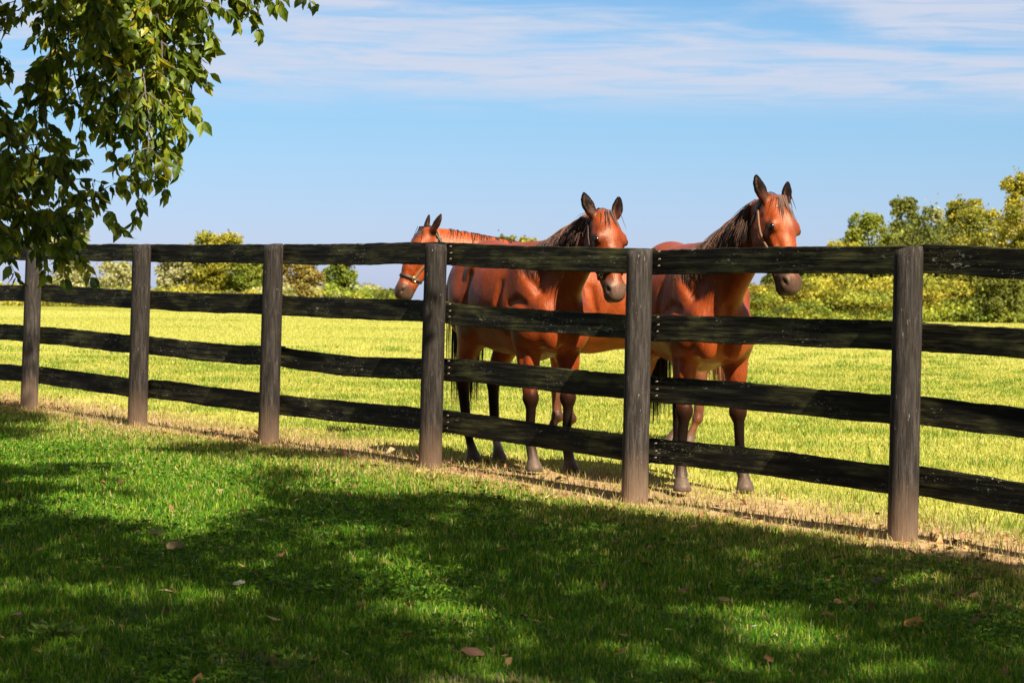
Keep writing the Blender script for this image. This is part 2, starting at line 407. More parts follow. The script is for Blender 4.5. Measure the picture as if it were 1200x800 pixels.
def post(i, lean=(0, 0), dh=0.0):
    p = FENCE0 + FDIR * i; z0 = float(gz(*p)) + .02
    rr = np.random.default_rng(40 + i)
    zs = A([-.35, 0, .25, .5, .8, 1.1, 1.35, 1.46, 1.495]); n = 28
    V = []; ph = rr.random(4) * 6.28
    for j, z in enumerate(zs):
        a = np.linspace(0, 2 * np.pi, n, endpoint=False)
        r = POST_R * (1.04 - .05 * z / 1.5) * (1 + .022 * np.sin(2 * a + ph[0]) + .012 * np.sin(5 * a + ph[1] + z * 2) + rr.normal(0, .006, n))
        if j == len(zs) - 1: r = r * .93
        top = (z > 1.4) * (np.cos(a + ph[3]) * .012)
        V.append(np.stack([np.cos(a) * r + lean[0] * z, np.sin(a) * r + lean[1] * z, np.full(n, z) + top + dh * (z / 1.5)], 1))
    V = np.concatenate(V); Q = []
    for j in range(len(zs) - 1):
        for q in range(n): Q.append([j * n + q, j * n + (q + 1) % n, (j + 1) * n + (q + 1) % n, (j + 1) * n + q])
    c = len(V); V = np.vstack([V, [lean[0] * 1.5, lean[1] * 1.5, 1.505 + dh]])
    T = [[(len(zs) - 1) * n + q, (len(zs) - 1) * n + (q + 1) % n, c] for q in range(n)]
    o = mesh_obj('post', V, Q, T, MAT_POST, fence)
    o.location = (p[0] - FENCE0[0], p[1] - FENCE0[1], z0)
    return o
LEANS = {0: (.003, 0), 1: (.002, 0), 2: (.012, 0), 3: (.012, 0), 4: (.012, 0), 5: (.018, .0)}
for i in range(-1, 7): post(i, LEANS.get(i, (.004, 0)))
BH = [.285, .655, 1.04, 1.432]
SAG = {(2, 1): -.028, (3, 1): -.012, (3, 0): .006, (2, 0): .0, (1, 2): -.012, (1, 1): .004, (0, 2): .006, (0, 0): .005, (2, 3): .004, (1, 0): -.006}
rb = np.random.default_rng(77)
JO = {(i, k): rb.normal(0, .006) for i in range(-2, 8) for k in range(4)}
def board(i, k):
    p0 = FENCE0 + FDIR * i; p1 = FENCE0 + FDIR * (i + 1)
    z0 = float(gz(*p0)) + .02 + BH[k] + JO[(i, k)]; z1 = float(gz(*p1)) + .02 + BH[k] + JO[(i + 1, k)] + (.0 if k else .01)
    n = 48; th = .034; hh = .075 + rb.normal(0, .002); V = []; ring = []
    ph = rb.random(6) * 6.28; sag = SAG.get((i, k), rb.normal(0, .004))
    L = SPAN - .006; tilt = .10 + rb.normal(0, .025)
    for j in range(n + 1):
        t = j / n; x = .003 + L * t
        zc = z0 + (z1 - z0) * t + sag * math.sin(math.pi * min(1, t ** 1.1)) + .0035 * math.sin((2 + ph[5]) * t + ph[0]) + .0008 * math.sin(17 * t + ph[1])
        yo = .006 * math.sin(4 * t + ph[2]) + POST_R + .001
        up = hh + .002 * math.sin(23 * t + ph[3]) * math.sin(9 * t + ph[5]) + rb.normal(0, .0011) - .004 * (rb.random() < .05)
        dn = hh + .0025 * math.sin(19 * t + ph[4]) + rb.normal(0, .001)
        e = .005
        prof = [(0, -dn + e), (e, -dn), (th - e, -dn), (th, -dn + e), (th, up - e), (th - e, up), (e, up), (0, up - e), (-.0005, 0)]
        for (yy, zz) in prof: V.append((SPAN - x, yo + yy + (zz + .075) * tilt, zc + zz))
    m = 9; Q = []
    for j in range(n):
        for q in range(m): Q.append([j * m + q, j * m + (q + 1) % m, (j + 1) * m + (q + 1) % m, (j + 1) * m + q])
    polys = Q + [list(range(m))[::-1], list(range(n * m, n * m + m))]
    o = mesh_obj('board', V, polys=polys, mat=MAT_BOARD, parent=fence, smooth=False)
    # local x runs along the fence towards the camera, local y points into the field
    o.matrix_local = Matrix(((-FD[0], FN[0], 0, p1[0] - FENCE0[0]), (-FD[1], FN[1], 0, p1[1] - FENCE0[1]), (0, 0, 1, 0), (0, 0, 0, 1)))
    return o
boards = {(i, k): board(i, k) for i in range(-1, 6) for k in range(4)}
mm, t_, b_, o_ = new_mat('rusty_nail'); b_.inputs['Base Color'].default_value = (.35, .28, .24, 1); b_.inputs['Metallic'].default_value = .7; b_.inputs['Roughness'].default_value = .5
MAT_NAIL = mm
for i in (-1, 0, 1):
    for k in range(4):
        for xx, dz in ((.10, .045), (.105, 0), (.10, -.04)):
            if i < 0: xx = SPAN - xx
            zz = BH[k] + .03 + dz + float(gz(*(FENCE0 + FDIR * (i + (i >= 0)))))
            V = [(xx + math.cos(q * 1.047) * .0045, POST_R - .008 + .012 * s_, zz + math.sin(q * 1.047) * .0045) for s_ in (0, 1) for q in range(6)]
            Q = [[q, (q + 1) % 6, 6 + (q + 1) % 6, 6 + q] for q in range(6)] + [[0, 1, 2, 3], [0, 3, 4, 5]]
            mesh_obj('nail', V, Q, None, MAT_NAIL, boards[(i, k)])
# ------------------------------------------------------------------ horses
def nrm(v): v = A(v, dtype=float); return v / np.linalg.norm(v)
COAT = A((.285, .052, .010)); BLACK = A((.014, .009, .007)); MUZ = A((.105, .066, .048)); HOOF = A((.13, .095, .072)); SOCK = A((.030, .018, .014))

class Body:
    """smoothly blended solid: round cones and ellipsoids, turned into one continuous mesh"""
    def __init__(s): s.p = []
    def rc(s, a, b, r1, r2, n=None, k=1.0, c=COAT, m=.045, neg=False):
        s.p.append(dict(t='c', a=A(a, float), b=A(b, float), r1=r1, r2=r2, n=None if n is None else nrm(n), k=k, c=c, m=m, neg=neg)); return s
    def el(s, c0, r, ax=None, c=COAT, m=.045, neg=False):
        s.p.append(dict(t='e', a=A(c0, float), r=A(r, float), ax=np.eye(3) if ax is None else A(ax), c=c, m=m, neg=neg)); return s
    @staticmethod
    def dist(q, P):
        if q['t'] == 'c':
            a, b = q['a'], q['b']; d = P - a; ba = b - a
            if q['n'] is not None:
                n = q['n']; d = d + (q['k'] - 1) * (d @ n)[..., None] * n; ba = ba + (q['k'] - 1) * (ba @ n) * n
            t = np.clip((d @ ba) / (ba @ ba + 1e-12), 0, 1)
            return np.linalg.norm(d - t[..., None] * ba, axis=-1) - (q['r1'] + (q['r2'] - q['r1']) * t)
        d = (P - q['a']) @ q['ax'].T
        k0 = np.linalg.norm(d / q['r'], axis=-1) + 1e-9; k1 = np.linalg.norm(d / q['r'] ** 2, axis=-1) + 1e-9
        return k0 * (k0 - 1) / k1
    @staticmethod
    def comb(v, d, q):
        m = q['m']
        if q['neg']:
            h = np.maximum(m - np.abs(v + d), 0) / m; return np.maximum(v, -d) + h * h * m / 4
        h = np.maximum(m - np.abs(v - d), 0) / m; return np.minimum(v, d) - h * h * m / 4
    def sdf(s, P):
        v = np.full(P.shape[:-1], 9.0)
        for q in s.p: v = s.comb(v, s.dist(q, P), q)
        return v
    def grad(s, P, e=.004):
        g = np.stack([s.sdf(P + e * ax) - s.sdf(P - e * ax) for ax in np.eye(3)], -1)
        return g / (np.linalg.norm(g, axis=-1, keepdims=True) + 1e-9)
    def box(s, q):
        if q['t'] == 'c':
            r = max(q['r1'], q['r2']); lo = np.minimum(q['a'], q['b']) - r; hi = np.maximum(q['a'], q['b']) + r
        else:
            r = q['r'].max(); lo = q['a'] - r; hi = q['a'] + r
        return lo - .09, hi + .09
    def mesh(s, h):
        B = [s.box(q) for q in s.p if not q['neg']]
        lo = np.min([b[0] for b in B], 0); hi = np.max([b[1] for b in B], 0)
        dim = np.ceil((hi - lo) / h).astype(int) + 1
        G = np.full(dim, 9.0, np.float32)
        for q in s.p:
            a, b = s.box(q)
            i0 = np.clip(((a - lo) / h).astype(int), 0, dim); i1 = np.clip(((b - lo) / h).astype(int) + 2, 0, dim)
            sl = tuple(slice(i0[k], i1[k]) for k in range(3))
            ax = [lo[k] + h * np.arange(i0[k], i1[k]) for k in range(3)]
            P = np.stack(np.meshgrid(*ax, indexing='ij'), -1)
            G[sl] = s.comb(G[sl], s.dist(q, P), q)
        ins = G < 0                                            # surface nets
        c = [ins[i:dim[0] - 1 + i, j:dim[1] - 1 + j, k:dim[2] - 1 + k] for i in (0, 1) for j in (0, 1) for k in (0, 1)]
        cnt = sum(x.astype(np.int8) for x in c); act = (cnt > 0) & (cnt < 8)
        ids = np.full(act.shape, -1, np.int64); cells = np.argwhere(act); ids[act] = np.arange(len(cells))
        acc = np.zeros((len(cells), 3)); num = np.zeros(len(cells))
        ci = cells.T
        for (e0, e1) in [((i, j, k), (i + (a == 0), j + (a == 1), k + (a == 2))) for a in range(3) for i in (0, 1) for j in (0, 1) for k in (0, 1) if (i, j, k)[a] == 0]:
            g0 = G[ci[0] + e0[0], ci[1] + e0[1], ci[2] + e0[2]]; g1 = G[ci[0] + e1[0], ci[1] + e1[1], ci[2] + e1[2]]
            x = (g0 < 0) != (g1 < 0); t = np.where(x, g0 / np.where(x, g0 - g1, 1), 0)
            p = A(e0)[None] + t[:, None] * (A(e1) - A(e0))[None]
            acc += p * x[:, None]; num += x
        V = lo + h * (cells + acc / num[:, None])
        F_ = []
        for a in range(3):
            b, c_ = (a + 1) % 3, (a + 2) % 3
            s0 = [slice(1, dim[k] - 1) for k in range(3)]; s1 = list(s0)
            s0[a] = slice(0, dim[a] - 1); s1[a] = slice(1, dim[a])
            x0 = ins[tuple(s0)]; x1 = ins[tuple(s1)]
            for flip in (False, True):
                e = np.argwhere((x0 & ~x1) if not flip else (~x0 & x1))
                off_ = A([1, 1, 1]); off_[a] = 0; e = e + off_
                def cell(db, dc):
                    q = e.copy(); q[:, b] -= db; q[:, c_] -= dc; return ids[q[:, 0], q[:, 1], q[:, 2]]
                f = np.stack([cell(1, 1), cell(0, 1), cell(0, 0), cell(1, 0)], 1)
                F_.append(f[:, ::-1] if flip else f)
        Fq = np.concatenate(F_)
        for it in range(2):                                   # light relaxation
            sm = np.zeros_like(V); nn = np.zeros(len(V))
            for i in range(4):
                np.add.at(sm, Fq[:, i], V[Fq[:, (i + 1) % 4]]); np.add.at(nn, Fq[:, i], 1)
            V = V * .5 + .5 * sm / nn[:, None]
        ws = np.zeros(len(V)); cs = np.zeros((len(V), 3))
        for q in s.p:
            if q['neg'] and q['c'] is COAT: continue
            a, b = s.box(q); k = np.all((V > a) & (V < b), 1)
            if not k.any(): continue
            d = s.dist(q, V[k]); 
            if q['neg']: d = -d * .0 + np.abs(d)
            ww = np.exp(-np.maximum(d + .0, -.03) / .011); ws[k] += ww; cs[k] += ww[:, None] * q['c']
        return V, Fq, cs / ws[:, None]

def horse_coat():
    m, t, b, o = new_mat('horse_coat')
    a = N(t, 'ShaderNodeAttribute', attribute_name='tone')
    v = mapping(t, (1, 1, 1)); n = noise(t, 3.2, 5, .6, v, .4); hair = noise(t, 1, 4, .65, mapping(t, (150, 150, 38))); mid = noise(t, 1, 5, .6, mapping(t, (17, 17, 9)), .5)
    c = mixc(t, 1.0, a.outputs['Color'], ramp(t, n, [(.32, [.55, .48, .42]), (.5, [.9, .86, .8]), (.68, [1.15, 1.12, 1.1])]), 'MULTIPLY')
    c = mixc(t, .55, c, ramp(t, mid, [(.3, [.6, .55, .5]), (.65, [1.15, 1.12, 1.1])]), 'MULTIPLY')
    c = mixc(t, .6, c, ramp(t, hair, [(.3, [.55, .5, .45]), (.7, [1.25, 1.25, 1.25])]), 'MULTIPLY')
    t.links.new(c, b.inputs['Base Color'])
    t.links.new(ramp(t, mid, [(.3, .34), (.7, .52)]), b.inputs['Roughness'])
    sr = N(t, 'ShaderNodeSeparateColor'); t.links.new(a.outputs['Color'], sr.inputs[0])
    t.links.new(ramp(t, sr.outputs[0], [(.01, .06), (.12, .30)]), b.inputs['Specular IOR Level'])
    b.inputs['Specular Tint'].default_value = (1, .75, .55, 1)
    bump(t, b, mixc(t, .35, mid, hair), .55, .012)
    return m
def plain(name, c, rough=.5, metal=0, spec=.5, bsc=None):
    m, t, b, o = new_mat(name); b.inputs['Base Color'].default_value = (*[x * ALB for x in c], 1); b.inputs['Roughness'].default_value = rough
    b.inputs['Metallic'].default_value = metal; b.inputs['Specular IOR Level'].default_value = spec
    if bsc:
        n = noise(t, bsc, 4, .6); bump(t, b, n, .5, .003)
        t.links.new(ramp(t, n, [(.3, tuple(x * .65 for x in c)), (.7, tuple(min(1, x * 1.25) for x in c))]), b.inputs['Base Color'])
    return m
def hair_mat(name):
    m, t, b, o = new_mat(name); a = N(t, 'ShaderNodeAttribute', attribute_name='tone')
    t.links.new(a.outputs['Color'], b.inputs['Base Color']); b.inputs['Roughness'].default_value = .5; b.inputs['Specular IOR Level'].default_value = .22
    return m
MAT_COAT = horse_coat(); MAT_HAIR = hair_mat('horse_hair')
MAT_EYE = plain('eye', (.006, .003, .002), .12, 0, .35)
MAT_STRAP = plain('dark_leather', (.035, .018, .010), .5, 0, .4, 60)
MAT_STRAP_PALE = plain('tan_leather', (.22, .10, .04), .5, 0, .4, 60)
MAT_BRASS = plain('brass', (.75, .50, .22), .25, 1)

def strands(name, lines, width, cols, parent):
    V, Q, C = [], [], []; off = 0
    for L, c in zip(lines, cols):
        L = A(L); n = len(L); T = np.gradient(L, axis=0); T /= np.linalg.norm(T, axis=1, keepdims=True) + 1e-9
        r = nrm(R.normal(size=3)); S = np.cross(T, r); S /= np.linalg.norm(S, axis=1, keepdims=True) + 1e-9; U = np.cross(T, S)
        wv = width * (1 - np.linspace(0, 1, n) ** 2 * .85)[:, None]
        ring = np.stack([L + S * wv, L - S * wv * .5 + U * wv * .87, L - S * wv * .5 - U * wv * .87], 1).reshape(-1, 3)
        V.append(ring); C.append(np.repeat(A(c)[None], len(ring), 0))
        i = np.arange(n - 1)[:, None] * 3
        for a, b in ((0, 1), (1, 2), (2, 0)): Q.append(off + np.concatenate([i + a, i + b, i + b + 3, i + a + 3], 1))
        off += len(ring)
    return mesh_obj(name, np.concatenate(V), np.concatenate(Q), None, MAT_HAIR, parent, np.concatenate(C))

def make_horse(loc, theta, scale, poll, u, v, legs, eyecol=None, headk=1.0, mane_side=-1, mane_len=.30, mane_cols=None, tail_cols=None,
               point=BLACK, star=False, neck_ctrl=None, ear_tilt=(0, 0), tail_sway=(0, 0), tail_len=.95, earc=A((.006, .004, .003)), muz=MUZ, halter=None, n_fore=70, coat=COAT):
    """local frame: x forward, y the horse's left, z up; poll/u/v in that frame"""
    B = Body()
    C0 = coat
    y_ = A([0, 1, 0])
    def e(c, r, ax=None, col=C0, m=.05, neg=False): B.el(c, r, ax, col, m, neg)
    def r_(a, b, r1, r2, n=None, k=1, col=C0, m=.045, neg=False): B.rc(a, b, r1, r2, n, k, col, m, neg)
    def ax_(d, s=(0, 1, 0)):
        d = nrm(d); s = A(s, float); s = nrm(s - (s @ d) * d); return np.stack([d, s, np.cross(d, s)])
    # trunk
    e((-.06, 0, 1.135), (.60, .295, .365), m=.06); e((.22, 0, 1.105), (.40, .235, .385), m=.08); e((.44, 0, .93), (.22, .15, .15), m=.06)
    r_((.36, 0, 1.43), (.02, 0, 1.40), .085, .08, y_, 1.25, m=.12)
    r_((-.05, 0, 1.37), (-.45, 0, 1.40), .11, .12, m=.10)
    e((-.47, 0, 1.26), (.31, .24, .275), m=.08)
    e((-.20, 0, .96), (.34, .20, .17), m=.08)
    for s in (-1, 1):
        e((-.57, .125 * s, 1.14), (.235, .135, .28), m=.06)
        e((-.30, .19 * s, 1.33), (.07, .05, .06), m=.07)                            # point of hip
        e((.40, .145 * s, 1.20), (.31, .095, .15), ax_((-.42, 0, .9)), m=.05)      # shoulder blade
        e((.60, .130 * s, 1.06), (.075, .065, .09), m=.04)                           # point of shoulder
        e((.40, .185 * s, 1.0), (.17, .075, .12), ax_((-.5, 0, .86)), m=.04)        # triceps
        e((.635, .085 * s, .96), (.075, .09, .16), m=.035)                        # breast
    e((.50, 0, 1.04), (.17, .17, .24), m=.06)
    e((.60, 0, 1.15), (.12, .12, .16), m=.06)
    # legs
    def hoof(p, fx):
        r_((p[0] - fx * .028, p[1], .085), (p[0] - .004, p[1], .014), .036, .060, (0, 1, 0), 1.04, HOOF, .008)
    for name, s in (('fl', 1), ('fr', -1)):
        dx, dy = legs.get(name, (0, 0)); bend = legs.get(name + 'b', 0)
        def q(x, y, z):
            f = max(0, (.92 - z) / .92); return (x + dx * f + bend * math.sin(math.pi * min(f, 1)) * .5, y * s + dy * f, z)
        e(q(.45, .155, .93), (.12, .095, .17), ax_((.25, 0, .95)), m=.06)
        r_(q(.40, .155, .86), q(.43, .145, .56), .098, .056, y_, 1.1, m=.05)
        e(q(.445, .155, .74), (.060, .062, .14), m=.03)
        K = point * .9 + C0 * .06
        e(q(.44, .14, .485), (.056, .057, .066), col=K, m=.022); e(q(.475, .14, .50), (.018, .030, .034), col=K, m=.015)
        r_(q(.45, .14, .47), q(.435, .138, .25), .036, .030, col=point, m=.02)
        r_(q(.41, .14, .45), q(.405, .138, .26), .016, .016, col=point, m=.02)
        e(q(.425, .137, .215), (.048, .049, .044), col=SOCK, m=.018); e(q(.395, .137, .20), (.025, .03, .03), col=point, m=.02)
        a = q(.43, .136, .20); b = q(.475, .135, .095); r_(a, b, .033, .036, col=SOCK, m=.015)
        hoof(q(.505, .135, .03), 1)
    for name, s in (('hl', 1), ('hr', -1)):
        dx, dy = legs.get(name, (0, 0))
        def q(x, y, z):
            f = max(0, (.95 - z) / .95); return (x + dx * f, y * s + dy * f, z)
        r_((-.47, .145 * s, 1.12), (-.42, .155 * s, .90), .175, .115, y_, 1.35, m=.07)
        e(q(-.33, .175, .93), (.085, .07, .10), m=.06)
        r_(q(-.42, .16, .90), q(-.65, .135, .63), .115, .058, y_, 1.15, m=.05)
        r_(q(-.56, .14, .82), q(-.725, .13, .645), .045, .020, m=.03)
        K = point * .8 + C0 * .08
        e(q(-.675, .13, .575), (.060, .052, .086), col=K, m=.025); e(q(-.735, .13, .63), (.027, .026, .038), col=K, m=.03)
        r_(q(-.685, .13, .54), q(-.665, .128, .26), .041, .033, col=point, m=.02)
        r_(q(-.715, .13, .56), q(-.70, .128, .26), .018, .015, col=point, m=.02)
        sc = legs.get(name + 'sock', point)
        e(q(-.665, .127, .22), (.046, .045, .044), col=sc, m=.02)
        r_(q(-.66, .126, .21), q(-.615, .125, .10), .027, .031, col=sc, m=.015)
        hoof(q(-.585, .125, .03), 1)
    # head frame
    u, v = nrm(u), A(v, float); v = nrm(v - (v @ u) * u); wv = np.cross(v, u)
    poll = A(poll, float); hk = headk
    def H(a, b, c): return poll + hk * (u * a + v * b + wv * c * 1.2)
    HA = np.stack([u, v, wv])
    def eh(c, r, col=C0, m=.03, neg=False, rot=0.0):
        ax = HA
        if rot: ax = np.stack([u * math.cos(rot) + v * math.sin(rot), -u * math.sin(rot) + v * math.cos(rot), wv])
        e(H(*c), A(r) * hk * A([1, 1, 1.18]), ax, col, m, neg)
    def rh(a, b, r1, r2, n=None, k=1, col=C0, m=.03, neg=False): r_(H(*a), H(*b), r1 * hk, r2 * hk, n, k, col, m, neg)
    # neck
    N0 = A([.44, 0, 1.235]); N1 = A([.30, 0, 1.28]) if False else A([.40, 0, 1.27])
    NE = H(.075, -.085, 0)
    ctrl = A(neck_ctrl) if neck_ctrl is not None else (N0 + NE) / 2 + A([.02, 0, .06])
    ts = np.linspace(0, 1, 10)
    pts = [(1 - t) ** 2 * N0 + 2 * t * (1 - t) * ctrl + t * t * NE for t in ts]
    dep = np.interp(ts, [0, .3, .6, .85, 1], [.265, .210, .16, .13, .115]); lat = np.interp(ts, [0, .3, .6, 1], [.135, .098, .080, .070])
    crest = []
    for i in range(9):
        T = nrm(pts[i + 1] - pts[i]); up = nrm(A([-.5, 0, 1.0]) * (1 - ts[i]) + (-u * .2 - v * .9 + A([0, 0, .4])) * ts[i]); sd_ = nrm(np.cross(up, T)); 
        r_(pts[i], pts[i + 1], dep[i], dep[i + 1], sd_, dep[i] / lat[i], m=.05)
        upv = nrm(np.cross(T, sd_)); crest.append((pts[i] + upv * dep[i], upv, sd_))
    # skull
    eh((.085, -.055, 0), (.115, .085, .078)); eh((.17, -.03, 0), (.12, .072, .088))
    rh((.16, -.035, 0), (.34, -.022, 0), .078, .058, m=.04); rh((.30, -.018, 0), (.50, -.030, 0), .048, .038, m=.04)
    rh((.25, -.075, 0), (.46, -.055, 0), .078, .050, wv, 1.12, m=.05)
    for s in (-1, 1):
        eh((.185, .004, .066 * s), (.042, .028, .030), m=.022)                     # brow
        eh((.205, -.016, .084 * s), (.030, .024, .014), col=C0 * .10, m=.012)
        rh((.165, .002, .088 * s), (.225, .010, .086 * s), .010, .007, col=C0 * .5, m=.016)
        rh((.22, -.045, .073 * s), (.37, -.042, .050 * s), .014, .009, m=.025)      # facial crest
        eh((.185, -.135, .047 * s), (.115, .088, .034), m=.04)                     # cheek
        rh((.24, -.165, .040 * s), (.46, -.105, .022 * s), .032, .026, m=.04)
    M_ = muz
    eh((.525, -.045, 0), (.070, .058, .057), M_, .035); eh((.565, -.052, 0), (.045, .048, .050), M_, .03)
    eh((.553, -.110, 0), (.040, .026, .036), M_ * .5, .022); eh((.50, -.110, 0), (.06, .03, .033), M_ * .55, .03)
    for s in (-1, 1):
        eh((.528, -.022, .040 * s), (.040, .028, .022), M_, .02)
        eh((.545, -.020, .056 * s), (.024, .0135, .014), BLACK * .4, .008, True, .35)
    rh((.60, -.090, -.05), (.60, -.090, .05), .008, .008, None, 1, BLACK * .5, .008, True)
    if star: eh((.165, .042, .0), (.026, .010, .009), A((.55, .38, .28)), .008)
    # ears
    for k, s in enumerate((-1, 1)):
        et = ear_tilt[k]; EC = earc
        b0 = H(.022, -.040, .064 * s); tip = H(-.146, -.030 + .035 * et, .116 * s)
        d = nrm(tip - b0); fn = nrm(v - (v @ d) * d + wv * (.22 * s + .4 * et)); sv = nrm(np.cross(d, fn)) * s
        L_ = np.linalg.norm(tip - b0); at_e = lambda t, o=0: b0 + d * L_ * t + sv * o
        rad = [(0, .026), (.22, .038), (.45, .043), (.66, .034), (.84, .019), (.97, .004)]; bow = [0, .004, .006, .005, .001, -.004]
        for i in range(5):
            r_(at_e(rad[i][0], bow[i]), at_e(rad[i + 1][0], bow[i + 1]), rad[i][1] * hk, rad[i + 1][1] * hk, fn, 1.9, (C0 * .3 + EC * .6) if i < 1 else EC, .014)
        for i in range(1, 4):
            r_(at_e(rad[i][0], bow[i]) + fn * .030, at_e(rad[i + 1][0], bow[i + 1]) + fn * (.030 if i < 3 else .02), rad[i][1] * .62, rad[i + 1][1] * .6, fn, 1.2, EC * .7 + C0 * .05, .010, True)
    def groove(pts, r=.028, dep_=.012):
        for sg in (-1, 1):
            q = []
            for (x, z) in pts:
                y = .45
                while B.sdf(A([[x, sg * y, z]]))[0] > 0 and y > .02: y -= .004
                q.append(A([x, sg * (y + r - dep_), z]))
            for i in range(len(q) - 1): B.rc(q[i], q[i + 1], r, r, None, 1, C0, .028, True)
    def hgroove(pts, r, dep_, cc=C0):
        for sg in (-1, 1):
            q = []
            for (a_, b_) in pts:
                t_ = .02; c_ = H(a_, b_, 0); d_ = wv * sg
                while B.sdf((c_ + d_ * t_)[None])[0] < 0 and t_ < .2: t_ += .002
                q.append(c_ + d_ * (t_ + r - dep_))
            for i in range(len(q) - 1): B.rc(q[i], q[i + 1], r, r, None, 1, cc, .014, True)
    hgroove([(.27, -.075), (.35, -.068), (.44, -.062)], .016, .007); hgroove([(.125, -.012), (.145, -.014)], .022, .007)
    hgroove([(.30, -.005), (.38, -.006), (.46, -.016)], .014, .005); hgroove([(.10, -.085), (.13, -.15), (.20, -.20)], .014, .006)
    hgroove([(.185, -.048), (.225, -.046)], .010, .005, C0 * .3)
    groove([(.36, 1.42), (.48, 1.30), (.585, 1.19)]); groove([(.21, 1.24), (.18, 1.06), (.25, .93)], .03, .013)
    groove([(-.27, 1.30), (-.31, 1.12), (-.27, .99)], .04, .015); groove([(-.66, 1.20), (-.62, 1.02), (-.54, .86)], .03, .012)
    groove([(.50, 1.10), (.42, 1.13), (.33, 1.10)], .025, .008); groove([(.47, .80), (.455, .66), (.45, .56)], .018, .006)
    B.rc((.745, 0, 1.12), (.70, 0, .86), .03, .03, None, 1, C0, .03, True)
    V, Fq, C = B.mesh(.0105)
    V = V.copy(); V[:, 2] = np.maximum(V[:, 2], 0.0)
    root = mesh_obj('horse', V, Fq, None, MAT_COAT, None, C)
    # eyes
    for s in (-1, 1):
        tt = .05; cc_ = H(.205, -.014, 0); dr_ = nrm(wv * s + v * .12)
        while B.sdf((cc_ + dr_ * tt)[None])[0] < 0 and tt < .25: tt += .001
        c0 = cc_ + dr_ * (tt - .0125); n_ = 12; VV, QQ = [], []
        for i in range(n_ + 1):
            for j in range(n_):
                a, b = math.pi * i / n_, 2 * math.pi * j / n_
                p = A([math.sin(a) * math.cos(b) * .027, math.sin(a) * math.sin(b) * .020, math.cos(a) * .0175]) * hk
                VV.append(c0 + p @ HA)
        for i in range(n_):
            for j in range(n_): QQ.append([i * n_ + j, i * n_ + (j + 1) % n_, (i + 1) * n_ + (j + 1) % n_, (i + 1) * n_ + j])
        mesh_obj('eye', VV, QQ, None, MAT_EYE, root)
    # hair pushed out of the body surface
    def settle(L, clear=.006):
        L = A(L)
        for _ in range(4):
            d = B.sdf(L); g = B.grad(L); L = L + g * np.maximum(clear - d, 0)[..., None]
            L[:, 1:-1] = .5 * L[:, 1:-1] + .25 * (L[:, 2:] + L[:, :-2])
        return L
    mc = mane_cols or [(.05, .022, .012), (.02, .012, .009), (.11, .045, .02)]
    lines = []
    nl = 1700
    for i in range(nl):
        t = R.random(); k = t * (len(crest) - 1.0 - 1e-3) * .97 + .6; k = min(k, len(crest) - 1.001); j = int(k); f = k - j
        c_, up, sd_ = [crest[j][m] * (1 - f) + crest[j + 1][m] * f for m in range(3)]
        ms = mane_side if R.random() > .05 else -mane_side
        sgn = 1 if (sd_ @ A([0, 1, 0])) > 0 else -1
        out = sd_ * sgn * ms
        L_ = mane_len * (.55 + .6 * R.random()) * (1.0 if t < .8 else .8)
        wob = R.normal(0, .012, 3)
        pts_ = [c_ + up * .004]
        for s in np.linspace(.12, 1, 9):
            pts_.append(c_ + up * (.020 * (1 - s) ** .5) + out * (.02 + .085 * s) + A([0, 0, -1]) * L_ * s ** 1.15 + wob * s * 2)
        lines.append(pts_)
    for i in range(n_fore):                                        # forelock
        a = R.normal(0, .011); Lf = (.06 + .12 * R.random())
        b0 = H(.0, .0, a)
        pts_ = [b0 + hk * (u * Lf * s + v * (.03 - .02 * s) + wv * a * (1 + 1.3 * s)) for s in np.linspace(0, 1, 10)]
        lines.append(pts_)
    arr = settle(A(lines)); cols = [A(mc[R.integers(len(mc))]) * (.7 + .6 * R.random()) for _ in lines]
    strands('mane', arr, .0025, cols, root)
    tc_ = tail_cols or [(.012, .009, .007), (.03, .018, .012)]
    tl = []
    for i in range(420):
        a = R.normal(0, 1); b = R.normal(0, 1); L_ = tail_len * (.65 + .4 * R.random())
        pts_ = []
        for s in np.linspace(0, 1, 12):
            sp = .030 + .055 * math.sin(min(1, s * 1.3) * math.pi * .62)
            pts_.append(A([-.755 - .07 * math.sin(min(s * 3, 1) * 1.57) + b * sp * .55 + tail_sway[0] * s * s, a * sp * .62 + tail_sway[1] * s, 1.37 - .03 * s - L_ * (s ** 1.25)]))
        tl.append(pts_)
    arr = settle(A(tl)); cols = [A(tc_[R.integers(len(tc_))]) * (.7 + .6 * R.random()) for _ in tl]
    strands('tail', arr, .0045, cols, root)
    # halter straps shrink-wrapped to the head
    def wrap(P0, C_):
        P0 = A(P0, float); C_ = A(C_, float); d = P0 - C_; d /= np.linalg.norm(d, axis=-1, keepdims=True)
        lo = np.zeros(len(P0)); 
        for _ in range(60):
            x = B.sdf(C_ + d * lo[:, None]); lo = lo + np.maximum(-x, 0) * .8 + (x < 0) * .0008
            if (x > 0).all(): break
        return C_ + d * (lo + .0045)[:, None], d
    def strap(P0, C_, width, wd_dir, mat, name='halter', par=None, closed=True):
        P, d = wrap(P0, C_); n = len(P)
        for _ in range(2):
            if closed: P = .5 * P + .25 * (np.roll(P, 1, 0) + np.roll(P, -1, 0))
        P = P + d * .0025
        wd_ = nrm(wd_dir) * width / 2
        ring = np.stack([P - wd_, P + wd_, P + wd_ + d * .004, P - wd_ + d * .004], 1).reshape(-1, 3)
        Q = []
        for i in range(n if closed else n - 1):
            a, b = i * 4, ((i + 1) % n) * 4
            for k in range(4): Q.append([a + k, a + (k + 1) % 4, b + (k + 1) % 4, b + k])
        return ring, Q
